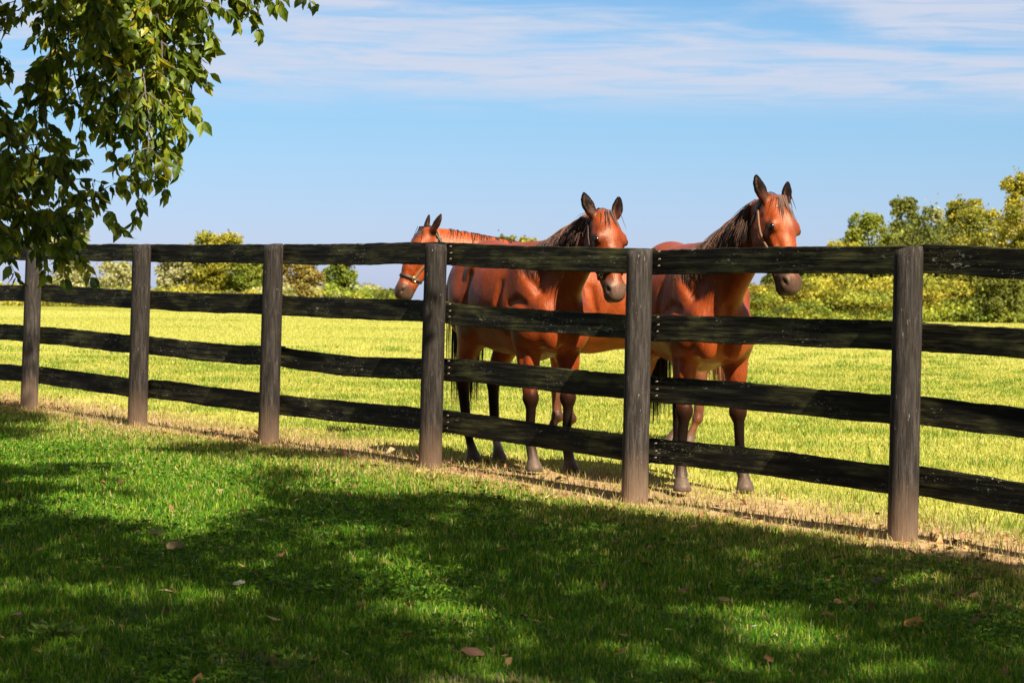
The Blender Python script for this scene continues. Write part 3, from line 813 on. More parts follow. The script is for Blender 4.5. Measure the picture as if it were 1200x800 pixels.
    if halter:
        hm, hm2 = halter; VV, QQ, off = [], [], 0
        an = np.linspace(0, 2 * np.pi, 40, endpoint=False)
        def addring(ua, ub, vc, par, width=.024, tilt=0.0):
            # ring whose centre is at (u, v) = (ua, vc), tilted so that the u value varies with v
            C_ = A([H(ua, vc, 0)] * 40); P0 = A([H(ua + ub * math.sin(a), vc + .3 * math.sin(a), .3 * math.cos(a)) for a in an])
            axis = u * 1.0 - v * 0.0
            return strap(P0, C_, width, nrm(u * .3 - v * ub), hm) if abs(ub) > .15 else strap(P0, C_, width, u, hm)
        for ring, Q in (addring(.415, 0.02, -.06, None),):
            VV.append(ring); QQ += [[x + off for x in q] for q in Q]; off += len(ring)
        root_h = mesh_obj('halter', np.concatenate(VV), QQ, None, hm, root)
        # crown strap from the side rings up both cheeks and over behind the ears; throat strap under the jaw corner
        VV, QQ, off = [], [], 0
        side = [(.415, -.075), (.34, -.086), (.26, -.10), (.20, -.105), (.14, -.105), (.085, -.105), (.05, -.11)]
        cs_, ps_ = [], []
        for p in side: cs_.append(H(p[0], p[1], 0)); ps_.append(H(p[0], p[1], .3))
        for a in np.linspace(.15, math.pi - .15, 12): cs_.append(H(.045, -.13, 0)); ps_.append(H(.045 - .22 * math.sin(a), -.13 + .14 * math.sin(a), .3 * math.cos(a)))
        for p in side[::-1]: cs_.append(H(p[0], p[1], 0)); ps_.append(H(p[0], p[1], -.3))
        ring, Q = strap(A(ps_), A(cs_), .021, v, hm2, closed=False)
        mesh_obj('cheek_strap', ring, Q, None, hm2, root_h)
        C_ = A([H(.075, -.150, 0)] * 40); P0 = A([H(.075 - .195 * math.sin(a), -.150 + .228 * math.sin(a), .3 * math.cos(a)) for a in an])
        ring, Q = strap(P0, C_, .018, nrm(u * .76 + v * .65), hm)
        mesh_obj('throat_strap', ring, Q, None, hm, root_h)
        for s in (-1, 1):
            c1, d1 = wrap([H(.415, -.075, .3 * s)], [H(.415, -.075, 0)])
            cc = c1[0] + d1[0] * .006; VV, QQ = [], []
            for i in range(16):
                a = 2 * math.pi * i / 16
                for j in range(6):
                    b = 2 * math.pi * j / 6; rr = .019 + .0038 * math.cos(b)
                    VV.append(cc + u * rr * math.cos(a) + v * rr * math.sin(a) + wv * .0038 * math.sin(b))
            for i in range(16):
                for j in range(6): QQ.append([i * 6 + j, i * 6 + (j + 1) % 6, ((i + 1) % 16) * 6 + (j + 1) % 6, ((i + 1) % 16) * 6 + j])
            mesh_obj('ring', VV, QQ, None, MAT_BRASS, root_h)
        # strap under the jaw with its ring
        p_ = [H(.415, -.11, 0) - v * .0, H(.40, -.155, 0), H(.33, -.19, 0), H(.26, -.215, 0), H(.20, -.235, 0)]
        ring = []; Q = []
        for i, p in enumerate(p_): ring += [p - wv * .011, p + wv * .011, p + wv * .011 - v * .005, p - wv * .011 - v * .005]
        for i in range(len(p_) - 1):
            for k in range(4): Q.append([i * 4 + k, i * 4 + (k + 1) % 4, i * 4 + 4 + (k + 1) % 4, i * 4 + 4 + k])
        mesh_obj('chin_strap', ring, Q, None, hm, root_h)
    root.scale = (scale,) * 3
    root.rotation_euler = (0, 0, theta)
    root.location = loc
    return root

def heading(th):          # th: angle of the heading from straight at the camera, towards the right
    return math.atan2(-math.cos(th), math.sin(th))
def to_local(p, loc, rz, sc):
    c, s = math.cos(-rz), math.sin(-rz); d = A(p, float) - A(loc, float)
    return A([c * d[0] - s * d[1], s * d[0] + c * d[1], d[2]]) / sc
def dir_local(p, rz):
    c, s = math.cos(-rz), math.sin(-rz); return A([c * p[0] - s * p[1], s * p[0] + c * p[1], p[2]])
def spot(x, y): return (x, y, float(gz(x, y)) + .0)

# right-hand horse
th = math.radians(13); rz = heading(th); loc = spot(1.129, 16.18)
pR = at(913, 231, 15.12)
hR = make_horse(loc, rz, 1.0, to_local(pR, loc, rz, 1), dir_local((.15, -.35, -.92), rz), dir_local((.60, -.70, .40), rz),
    dict(fl=(.0, .08), fr=(0.02, -.065), hl=(0, 0), hr=(0, -.01)), mane_side=-1, mane_len=.24, star=True,
    mane_cols=[(.09, .04, .025), (.03, .018, .014), (.16, .07, .035)], halter=(MAT_STRAP, MAT_STRAP_PALE), ear_tilt=(0.1, 0.1))
tag(hR, 'bay horse in a leather halter standing rightmost, small pale star, looking over the fence', 'horse', 'horses standing behind the fence')
# middle horse
th = math.radians(27); rz = heading(th); loc = spot(.055, 17.42)
pM = at(711, 248, 16.42)
hM = make_horse(loc, rz, 1.0, to_local(pM, loc, rz, 1), dir_local((.14, -.38, -.91), rz), dir_local((.46, -.80, .35), rz),
    dict(fl=(.0, .0), fr=(0.0, .0), hl=(.12, -.03), hr=(.10, .03), hlsock=A((.5, .45, .42))), mane_side=-1, mane_len=.20,
    mane_cols=[(.10, .045, .028), (.17, .075, .045), (.05, .025, .018)], halter=(MAT_STRAP, MAT_STRAP), ear_tilt=(0.05, 0.05), muz=MUZ * 1.25, n_fore=25)
tag(hM, 'bay horse with no face marking standing in the middle, facing us with its reddish mane', 'horse', 'horses standing behind the fence')
# left horse, side on, behind the middle one
rz = math.pi + .02; loc = spot(.79, 19.8)
pL = at(498, 267, 19.7)
hL = make_horse(loc, rz, .97, to_local(pL, loc, rz, .97), dir_local((-.36, -.14, -.85), rz), dir_local((-.80, -.34, .40), rz),
    dict(fl=(-.10, .0), fr=(.02, .0), hl=(.0, 0), hr=(.12, 0)), mane_side=-1, mane_len=.16, point=A((.16, .06, .03)), n_fore=30,
    mane_cols=[(.03, .018, .014), (.06, .03, .02)], tail_cols=[(.26, .085, .03), (.16, .06, .03), (.34, .13, .06)], halter=(MAT_STRAP, MAT_STRAP_PALE),
    coat=COAT * 1.12, earc=A((.03, .010, .005)), tail_sway=(-.05, 0))
tag(hL, 'chestnut horse standing side on behind the others, head facing left, reddish tail', 'horse', 'horses standing behind the fence')
# ------------------------------------------------------------------ trees
def tube(path, radii, n=7):
    P = A(path, float); T = np.gradient(P, axis=0); T /= np.linalg.norm(T, axis=1, keepdims=True) + 1e-9
    ref = A([.3, .2, 1.0]) if abs(T[0][2]) < .8 else A([1.0, .2, .1])
    S = np.cross(T, ref); S /= np.linalg.norm(S, axis=1, keepdims=True) + 1e-9; U = np.cross(T, S)
    a = np.linspace(0, 2 * np.pi, n, endpoint=False); r = A(radii, float)[:, None, None]
    V = (P[:, None] + r * (np.cos(a)[None, :, None] * S[:, None] + np.sin(a)[None, :, None] * U[:, None])).reshape(-1, 3)
    Q = [[j * n + q, j * n + (q + 1) % n, (j + 1) * n + (q + 1) % n, (j + 1) * n + q] for j in range(len(P) - 1) for q in range(n)]
    return V, Q
def merge(ts):
    V, Q, off = [], [], 0
    for v, q in ts: V.append(v); Q += [[x + off for x in f] for f in q]; off += len(v)
    return np.concatenate(V), Q
def wander(a, b, n, amp, rg):
    a, b = A(a, float), A(b, float); t = np.linspace(0, 1, n)[:, None]
    j = np.cumsum(rg.normal(0, amp, (n, 3)), 0); j -= t * j[-1]; j[0] = 0
    return a + (b - a) * t + j

def quads_leaf(P, size, rg, hang=0.0):
    """loose clumps of foliage: randomly turned rhombic leaf sprays"""
    n = len(P); d = rg.normal(size=(n, 3)); d[:, 2] -= hang; d /= np.linalg.norm(d, axis=1, keepdims=True)
    s = np.cross(d, rg.normal(size=(n, 3))); s /= np.linalg.norm(s, axis=1, keepdims=True)
    L = size[:, None]; V = np.stack([P - d * L * .5, P + s * L * .32, P + d * L * .5, P - s * L * .32], 1).reshape(-1, 3)
    return V, np.arange(n)[:, None] * 4 + A([[0, 1, 2, 3]])

PALS = {
 'yellow': [(.33, .29, .03), (.42, .35, .04), (.24, .23, .025), (.12, .14, .02)],
 'olive': [(.17, .18, .03), (.22, .22, .045), (.11, .13, .025), (.07, .09, .02)],
 'green': [(.14, .19, .02), (.21, .23, .025), (.09, .13, .018), (.26, .26, .03)],
 'pale': [(.40, .37, .16), (.34, .33, .12), (.28, .27, .10), (.24, .24, .09)],
 'rust': [(.30, .20, .05), (.24, .19, .045), (.16, .15, .03), (.34, .26, .06)],
}
def far_tree(px, top, width, D, seed, pal, label, dens=1.0, base_frac=.12, thin=0.0, n_blob=16):
    rg = np.random.default_rng(seed)
    X = (px - 600) / F * D; z0 = float(gz(X, D)); x1, y1, _ = to_px(A([X, D, z0]))
    H = (y1 - top) / F * D; Wd = width / F * D / 2
    root = tag(empty('tree', (X, D, z0)), label, 'tree', 'trees along the far edge of the field'); n_blob = int(n_blob * 2.8)
    blobs = []
    for i in range(n_blob):
        u_ = i / (n_blob - 1); hz = base_frac + (1 - base_frac) * (u_ ** .85)
        prof = math.sin(math.pi * min(1, (hz * .80 + .08))) ** .5
        a = rg.random() * 6.28; rr = Wd * prof * (.2 + .75 * rg.random() ** .7)
        br = Wd * (.15 + .20 * rg.random()) * (1.05 - .30 * hz)
        blobs.append((math.cos(a) * rr, math.sin(a) * rr, min(H * hz, H - br * .7), br, br * (.65 + .3 * rg.random())))
    blobs.append((0, 0, H - Wd * .30, Wd * .36, Wd * .30)); blobs.append((0, 0, H * .55, Wd * .85, H * .42)); blobs.append((0, 0, H * .3, Wd * .8, H * .25))
    vol = sum(b[3] ** 2 for b in blobs)
    VV, QQ, CC, off = [], [], [], 0
    tot = int(13000 * dens)
    pal_ = A(PALS[pal]) * 1.35
    for b in blobs:
        n = max(30, int(tot * b[3] ** 2 / vol))
        d = rg.normal(size=(n, 3)); d /= np.linalg.norm(d, axis=1, keepdims=True)
        r = (rg.random(n) ** .45) * (1 + .12 * rg.random(n) ** 3) * (1 + .22 * np.sin(d[:, 0] * 5 + b[0]) * np.sin(d[:, 2] * 6 + b[1])) * (1 + thin * .6 * rg.random(n))
        P = A(b[:3]) + d * r[:, None] * A([b[3], b[3], b[4]])
        P = P[P[:, 2] > H * base_frac * .4]
        V, Q = quads_leaf(P, (.18 + .28 * rg.random(len(P))) * (D / 280), rg)
        c = pal_[rg.choice(len(pal_), p=[.34, .26, .24, .16])] * .5 + pal_[rg.choice(len(pal_), len(P))] * .5
        VV.append(V); QQ.append(Q + off); off += len(V); CC.append(np.repeat(c * (.8 + .4 * rg.random((len(P), 1))), 4, 0))
    mesh_obj('crown', np.concatenate(VV), np.concatenate(QQ), None, MAT_FAR, root, np.concatenate(CC), smooth=False)
    ts = [tube(wander((0, 0, -.3), (rg.normal(0, Wd * .1), 0, H * .7), 8, .12, rg), np.linspace(.05 * Wd + .14, .05, 8), 7)]
    for b in blobs[2:12]:
        st = A([0, 0, b[2] * .45]); ts.append(tube(wander(st, b[:3], 5, .15, rg), np.linspace(.03 * Wd + .05, .03, 5), 5))
    V, Q = merge(ts); mesh_obj('trunk', V, Q, None, MAT_BARK, root)
    return root

FT = [
 (1196, 204, 66, 262, 'yellow', 'tallest tree of the far treeline, yellow-green, at its right end', 1.5),
 (1150, 243, 96, 285, 'yellow', 'broad yellow-green tree second from the right in the far treeline', 1.5),
 (1112, 262, 60, 300, 'olive', 'olive tree behind the rightmost fence post in the far treeline', 1.0),
 (1128, 234, 62, 292, 'yellow', 'bright rounded yellow tree just right of the rightmost tall post', 1.2),
 (1062, 232, 62, 290, 'olive', 'tall grey-olive tree with an airy crown above the rightmost post', 1.0),
 (1096, 246, 40, 305, 'pale', 'thin pale half-bare tree between two fuller trees of the treeline', .35),
 (1018, 250, 78, 288, 'green', 'rounded mid-green tree left of the airy olive one', 1.3),
 (984, 284, 62, 280, 'yellow', 'low yellow-green tree at the left shoulder of the right-hand trees', 1.0),
 (952, 300, 56, 296, 'green', 'small green tree just right of the right horse muzzle', .9),
 (1172, 300, 80, 255, 'olive', 'low olive tree in front of the tallest one, at the frame edge', 1.1),
 (915, 318, 54, 300, 'olive', 'small olive tree seen under the chin of the right horse', .8),
 (248, 273, 74, 300, 'yellow', 'yellow-green tree rising above the top board left of the third post', 1.3),
 (206, 300, 56, 300, 'pale', 'pale low tree behind the second post from the left', .6),
 (82, 266, 52, 292, 'pale', 'pale tree peeking out under the hanging branches at left', 1.0),
 (140, 306, 60, 310, 'pale', 'pale sparse tree seen between the two leftmost posts', .35),
 (292, 299, 60, 296, 'green', 'low green tree just left of the third post', 1.0),
 (352, 294, 50, 298, 'rust', 'rusty autumn tree just right of the third post', .8),
 (398, 302, 46, 305, 'green', 'small green tree between the third and fourth posts', .8),
 (590, 277, 40, 310, 'olive', 'olive treetop seen over the back of the left horse', .6),
 (618, 279, 34, 300, 'yellow', 'small yellow treetop between left horse neck and middle horse mane', .6),
 (566, 290, 40, 300, 'green', 'low green tree behind the neck of the left horse', .6),
 (648, 290, 40, 310, 'olive', 'low olive tree behind the mane of the middle horse', .6),
]
for i, (px, top, wd_, D, pal, lab, dn) in enumerate(FT):
    far_tree(px, top, wd_, D, 100 + i, pal, lab, dn, thin=.8 if dn < .5 else .15)

# undergrowth along the foot of the treeline: one mass
rg = np.random.default_rng(9); VV, CC = [], []
def thicket(x0, x1, topf, D, n, pal, gap=0.0):
    n = int(n * 1.9); px = x0 + (x1 - x0) * rg.random(n); dd = D + rg.normal(0, 6, n)
    hh = A([topf(p) for p in px]); X = (px - 600) / F * dd
    env = .55 + .45 * n1(X, X * 0 + D, 2.2) + .25 * (n2(X, X * 0 + D, .9) - .5)
    z = gz(X, dd) + hh * env * rg.random(n) ** .8
    P = np.stack([X, dd + rg.normal(0, 1.2, n), z], 1)
    k = n3(X, z * 1.3, 1.6) > gap * np.clip((z - .5) / 1.0, 0, 1); P = P[k]
    V, Q = quads_leaf(P, .22 + .30 * rg.random(len(P)), rg)
    pl = A(PALS[pal]) * 1.35 * (.35 + 1.1 * np.clip((n1(P[:, 0] + 9, P[:, 2] * 1.4, 1.7) * .6 + n2(P[:, 0], P[:, 2], .8) * .4 - .25) * 2, 0, 1))[:, None, None]; ii = np.arange(len(P)); cn = pl[ii, np.clip((n2(P[:, 0], P[:, 2], 2.2) * 4).astype(int), 0, 3)] * .55 + pl[ii, rg.choice(4, len(P))] * .45  # noise patches darken the leaf colour, painting shadow gaps into the bushes
    return V, np.repeat(cn * (.8 + .4 * rg.random((len(P), 1))), 4, 0)
for args in [(866, 1260, lambda p: 4.6 + 1.6 * min(1, max(0, (p - 880) / 200)), 272, 26000, 'yellow', .36), (985, 1290, lambda p: 9.2 + 3.6 * min(1, max(0, (p - 985) / 80)), 292, 42000, 'olive', .27), (880, 1300, lambda p: 3.6, 262, 12000, 'green', .5),
             (-120, 470, lambda p: 2.7 + .9 * math.sin(p * .021), 290, 16000, 'pale', .38), (-120, 440, lambda p: 2.7, 284, 12000, 'yellow', .46),
             (500, 880, lambda p: 3.4, 300, 9000, 'yellow', .30), (380, 480, lambda p: 3.4, 282, 3500, 'green', .3), (1240, 1700, lambda p: 9.0, 280, 12000, 'olive', .25), (-700, -100, lambda p: 6, 290, 12000, 'olive', .25)]:
    V, C = thicket(*args); VV.append(V); CC.append(C)
V = np.concatenate(VV)
tag(mesh_obj('undergrowth', V, np.arange(len(V)).reshape(-1, 4), None, MAT_FAR, None, np.concatenate(CC), smooth=False), 'continuous bushy undergrowth at the foot of the far treeline', 'undergrowth', kind='stuff')

# ------------------------------------------------------------------ leaves with a real outline
def leaf_mesh(P, D, S, L, W, fold=.25, curl=.25):
    """pointed leaves: P base, D direction, S sideways, L length, W width"""
    Nn = np.cross(D, S); L = L[:, None]; W = W[:, None]
    def q(a, b, c): return P + D * L * a + S * W * b + Nn * L * c
    V = np.stack([q(0, 0, 0), q(.22, -.42, fold * .12), q(.5, -.5, fold * .14 - curl * .06), q(.8, -.2, -curl * .2), q(1.0, 0, -curl * .42),
                  q(.8, .2, -curl * .2), q(.5, .5, fold * .14 - curl * .06), q(.22, .42, fold * .12), q(.5, 0, -curl * .05)], 1)
    n = len(P); i = np.arange(n)[:, None] * 9
    Q = np.concatenate([i + A([[0, 1, 2, 8]]), i + A([[8, 2, 3, 4]]), i + A([[8, 4, 5, 6]]), i + A([[0, 8, 6, 7]])])
    return V.reshape(-1, 3), Q

LEAFPAL = [(.14, .20, .012), (.22, .28, .018), (.32, .34, .022), (.08, .13, .012), (.50, .44, .03)]
def branchlets(paths, rg, leaf_len=.075, step=.03, subs=7, sub_len=.38):
    """hanging twigs with side shoots; returns leaf arrays and twig tubes"""
    P, D, tw = [], [], []
    def shoot(a, d, L, r):
        n = max(3, int(L / step)); p = A(a, float); d = nrm(d); pts = [p.copy()]
        for i in range(n):
            d = nrm(d + A([0, 0, -.10]) + rg.normal(0, .09, 3)); p = p + d * (L / n); pts.append(p.copy())
            for _ in range(2 + (rg.random() < .5)):
                s = nrm(np.cross(d, rg.normal(size=3))); P.append(p + s * .004); D.append(nrm(d * .25 + s * .65 + A([0, 0, -.85]) + rg.normal(0, .22, 3)))
        tw.append(tube(pts, np.linspace(r, .0012, len(pts)), 4))
    for pth, amount in paths:
        pth = A(pth, float); seg = np.linalg.norm(np.diff(pth, axis=0), axis=1); cum = np.concatenate([[0], np.cumsum(seg)])
        m = max(6, int(cum[-1] / .07)); sm = np.stack([np.interp(np.linspace(0, cum[-1], m), cum, pth[:, k]) for k in range(3)], 1)
        sm[1:] += np.cumsum(rg.normal(0, .008, (m - 1, 3)), 0)
        tw.append(tube(sm, np.linspace(.008, .002, m), 5))
        ns = int(cum[-1] * subs * amount)
        for j in range(ns):
            t = (j + rg.random()) / ns; i = min(m - 2, int(t * (m - 1))); b = sm[i]; d0 = nrm(sm[i + 1] - sm[i])
            s = nrm(np.cross(d0, rg.normal(size=3))); shoot(b, d0 * .5 + s * .9, sub_len * (.45 + .75 * rg.random()) * (1.1 - .5 * t), .003)
        shoot(sm[-1], sm[-1] - sm[-2], .16, .002)
    return A(P), A(D), tw
def leaf_object(name, P, D, rg, parent, pal, L0, wts, mat=None):
    n = len(P); S = np.cross(D, rg.normal(size=(n, 3))); S /= np.linalg.norm(S, axis=1, keepdims=True)
    L = L0 * (.6 + .65 * rg.random(n)); V, Q = leaf_mesh(P, D, S, L, L * (.46 + .1 * rg.random(n)), .6, .3 + .6 * rg.random())
    c = A(pal)[rg.choice(len(pal), n, p=A(wts) / sum(wts))] * (.75 + .5 * rg.random((n, 1)))
    return mesh_obj(name, V, Q, None, mat or MAT_LEAF, parent, np.repeat(c, 9, 0), smooth=False)

# tree at left whose drooping branches hang into view
rg = np.random.default_rng(31)
tx, ty = -4.9, 11.6; tz = float(gz(tx, ty))
treeA = tag(empty('tree', (tx, ty, tz)), 'leafy tree at the upper left with drooping branches hanging in front of the fence', 'tree')
o0 = A([tx, ty, tz])
def pp(lst, d): return [at(x, y, d + dd) - o0 for (x, y, dd) in lst]
HANG = [
 (pp([(150, -60, .2), (168, 40, 0), (180, 110, -.1), (186, 165, -.1), (180, 225, -.2)], 12.6), 1.5),
 (pp([(196, -60, 0), (205, 20, 0), (214, 70, .1), (217, 110, 0)], 12.9), 1.5),
 (pp([(178, -50, -.4), (188, 60, -.3), (196, 130, -.3), (200, 165, -.3)], 13.0), 1.5),
 (pp([(125, -60, .3), (134, 50, .1), (146, 110, 0), (158, 150, 0)], 12.9), 1.5),
 (pp([(100, -50, -.3), (112, 10, 0), (120, 70, 0), (118, 110, 0)], 12.5), 1.3),
 (pp([(60, -60, .1), (66, 20, 0), (60, 70, 0), (52, 110, 0), (62, 165, 0), (78, 200, 0)], 12.7), 1.1),
 (pp([(75, -50, .5), (88, 30, .4), (96, 80, .3), (100, 120, .3), (96, 150, .2)], 12.9), 1.2),
 (pp([(20, -60, 0), (14, 10, 0), (2, 40, 0)], 12.8), .8),
 (pp([(-60, 90, 0), (-20, 140, 0), (20, 175, 0), (60, 205, 0), (96, 238, 0), (112, 250, 0)], 12.4), 1.2),
 (pp([(-70, 130, .3), (-20, 190, .2), (24, 225, .2), (58, 262, .1), (84, 286, 0)], 12.6), 1.6),
 (pp([(-70, 120, .3), (-30, 180, .2), (8, 215, .2), (32, 262, .1), (44, 292, 0)], 12.9), 1.6),
 (pp([(-80, 180, -.2), (-40, 230, 0), (-8, 265, 0), (10, 300, 0)], 12.4), 1.4),
 (pp([(-80, 140, .4), (-40, 170, .3), (0, 195, .3), (36, 208, .2)], 13.1), 1.3),
 (pp([(-80, 60, .2), (-30, 95, .2), (0, 130, .2), (22, 150, .2)], 12.6), .9),
 (pp([(228, -60, 0), (238, -10, 0), (246, 14, 0)], 12.6), .8),
 (pp([(275, -60, 0), (288, -20, 0), (296, 2, 0)], 12.7), 1.0),
 (pp([(300, -60, 0), (318, -30, 0), (340, -14, 0)], 12.7), 1.0),
 (pp([(255, -60, 0), (262, -25, 0), (270, -10, 0)], 12.6), .8),
]
P, D, tw = branchlets(HANG, rg, subs=27, sub_len=.30)
px_, py_, _ = to_px(P + o0)
P, D = P, D
# main limbs and the part of the crown above the frame
limb_ends = [(1.6, 1.0, 3.4), (2.2, .4, 3.6), (3.2, 1.2, 3.5), (1.0, 1.4, 3.0), (-2, 1.5, 5), (0.5, -2, 5.5), (1.5, 2.5, 5.6), (-1.5, -1.5, 6.2), (2.6, -.6, 5.6), (.3, .4, 7.6)]
V, Q = merge([tube(wander((0, 0, -.3), (.15, .1, 6.5), 12, .03, rg), np.linspace(.24, .06, 12), 14)])
trunk = mesh_obj('trunk', V, Q, None, MAT_BARK, treeA)
ts = []
for e_ in limb_ends:
    e_ = A(e_); s0 = A([.05, .03, max(1.9, e_[2] * .62)]); ts.append(tube(wander(s0, e_, 9, .05, rg), np.linspace(.09, .02, 9), 8))
for pth, _ in HANG:
    j = min(limb_ends[:4], key=lambda e: np.linalg.norm(A(e) - A(pth[0])))
    ts.append(tube(wander(A(j), pth[0], 6, .02, rg), np.linspace(.02, .009, 6), 5))
V, Q = merge(ts + tw); mesh_obj('branches', V, Q, None, MAT_BARK, treeA)
leaf_object('foliage', P, D, rg, treeA, LEAFPAL, .071, [3, 3, 2, 2, .9])
# upper crown, made of the same leaves in looser clumps
n = 26000; cc = A([(*(A(e) + rg.normal(0, .5, 3)),) for e in limb_ends for _ in range(9)])
cc = cc[(cc[:, 2] > 3.5)]
k = rg.integers(len(cc), size=n); P = cc[k] + rg.normal(0, .36, (n, 3))
q_ = P + o0; x_, y_, _ = to_px(q_); P = P[(y_ < -70) | (x_ < -60)]; h_ = (P[:, 2] + o0[2] - 2.2) / SUN[2]; sx_ = P[:, 0] + o0[0] - SUN[0] * h_; sy_ = P[:, 1] + o0[1] - SUN[1] * h_
P = P[~((sx_ > -3.4) & (sx_ < -1.2) & (sy_ > 11.5) & (sy_ < 14)) ]
D = rg.normal(size=P.shape) * .5 + A([0, 0, -.8]); D /= np.linalg.norm(D, axis=1, keepdims=True)
leaf_object('crown', P, D, rg, treeA, LEAFPAL, .11, [3, 3, 2, 2, .9])

# broad shade tree standing to the right of and behind the viewpoint: unseen, its crown shaped to throw the lawn's shade pattern
def shade(px, py):
    edge = np.interp(px, [-400, 0, 120, 230, 300, 360, 420, 520, 620, 700, 800, 900, 1040, 1200, 1500],
                         [470, 590, 604, 608, 590, 560, 572, 572, 580, 588, 600, 614, 630, 648, 670])
    s = np.clip((py - edge - 11) / 8 + .5, 0, 1)
    g = lambda cx, cy, rx, ry: np.exp(-(((px - cx) / rx) ** 2 + ((py - cy) / ry) ** 2))
    s = np.maximum(s, .8 * g(370, 532, 95, 9)); s = np.maximum(s, .9 * g(250, 530, 90, 9)); s = np.maximum(s, .8 * g(330, 565, 40, 20))
    s = np.maximum(s, 1.1 * g(-10, 492, 62, 26)); s = np.maximum(s, .8 * g(30, 556, 90, 13)); s = np.maximum(s, .6 * g(150, 582, 50, 6))
    for cx, cy, rx, ry, am in [(868, 722, 44, 11, 1.05), (925, 752, 60, 12, .9), (1010, 792, 60, 12, .8), (800, 770, 50, 14, .45), (555, 728, 46, 18, .45), (665, 688, 44, 11, .55),
                               (74, 752, 20, 13, 1.0), (290, 785, 70, 14, .4), (420, 575, 50, 7, .5), (560, 790, 60, 14, .3), (690, 740, 40, 10, .3), (950, 690, 30, 8, .3),
                               (1150, 700, 24, 8, .35), (470, 650, 40, 8, .25), (620, 600, 30, 6, .35), (200, 640, 40, 8, .25), (760, 640, 30, 6, .25), (850, 645, 30, 6, .25), (480, 765, 40, 9, .5), (360, 718, 40, 8, .4), (760, 780, 44, 9, .55), (1085, 782, 40, 9, .5), (500, 694, 36, 7, .4), (620, 655, 34, 6, .4), (980, 655, 40, 5, .4), (1160, 760, 36, 8, .45), (170, 690, 36, 6, .3)]:
        s = s - 1.6 * am * g(cx, cy, rx, ry * 1.05)
    return s
rg = np.random.default_rng(57)
bx_, by_ = 4.6, 1.2; treeB = tag(empty('tree', (bx_, by_, float(gz(bx_, by_)))), 'broad shade tree outside the picture whose leafy crown is shaped to shade the lawn', 'tree')
gx, gy = np.meshgrid(np.arange(-7, 8, .105), np.arange(3.5, 24, .105)); gx = gx.ravel() + rg.normal(0, .03, gx.size); gy = gy.ravel() + rg.normal(0, .03, gy.size)
pxx, pyy, dd_ = to_px(np.stack([gx, gy, gz(gx, gy)], 1))
s_ = shade(pxx, pyy); s_ = np.where(gy < 7.0, .75 + .4 * n1(gx, gy, .8), s_)
fdd = fence_dist(gx, gy)
k = (s_ > .08 + .84 * n2(gx, gy, .2)) & ~((s_ < 1.01) & (n1(gx, gy, .3) > .80)) & (fdd < -.1) & (rg.random(len(gx)) < .93)
gx, gy = gx[k], gy[k]; n0 = len(gx)
hgt = 4.6 + 3.2 * n1(gx + 40, gy, 1.7) + rg.normal(0, .45, n0)
cen = np.stack([gx, gy, gz(gx, gy)], 1) + SUN[None] * (hgt / SUN[2])[:, None]
per = 15; P = np.repeat(cen, per, 0) + np.repeat(1.0 + 0 * hgt, per)[:, None] * rg.normal(0, 1, (n0 * per, 3)) * A([.075, .075, .10])
x_, y_, d_ = to_px(P); P = P[(d_ < .5) | (y_ < -200) | (np.abs(x_ - 600) > 1600)]
farP = (P[:, 1] > 10.6) & (P[:, 0] < 1.5); PA = P[farP] - o0; P = P[~farP]  # unseen clumps placed to shade the ground at left, given to the left tree
DA = rg.normal(size=PA.shape) * .7 + A([0, 0, -.5]); DA /= np.linalg.norm(DA, axis=1, keepdims=True)
leaf_object('shade_crown', PA, DA, rg, treeA, LEAFPAL, .115, [3, 3, 2, 2, .6])
ts = [tube(wander((.05, .03, 4.0), PA[rg.integers(len(PA))], 10, .06, rg), np.linspace(.07, .012, 10), 7) for _ in range(12)]
V, Q = merge(ts); mesh_obj('limbs', V, Q, None, MAT_BARK, treeA)
P = P - A(treeB.location); D = rg.normal(size=P.shape) * .7 + A([0, 0, -.5]); D /= np.linalg.norm(D, axis=1, keepdims=True)
leaf_object('crown', P, D, rg, treeB, LEAFPAL, .115, [3, 3, 2, 2, .6])
V, Q = merge([tube(wander((0, 0, -.3), (-.3, .2, 4.2), 10, .03, rg), np.linspace(.34, .2, 10), 16)]); mesh_obj('trunk', V, Q, None, MAT_BARK, treeB)
ts = []
cenB = cen[(cen[:, 1] <= 10.6) | (cen[:, 0] >= 1.5)]
for i in range(26):
    c = cenB[rg.integers(len(cenB))] - A(treeB.location); ts.append(tube(wander((-.3, .2, 2.6 + 1.6 * rg.random()), c, 10, .06, rg), np.linspace(.08, .012, 10), 7))
V, Q = merge(ts); mesh_obj('branches', V, Q, None, MAT_BARK, treeB)

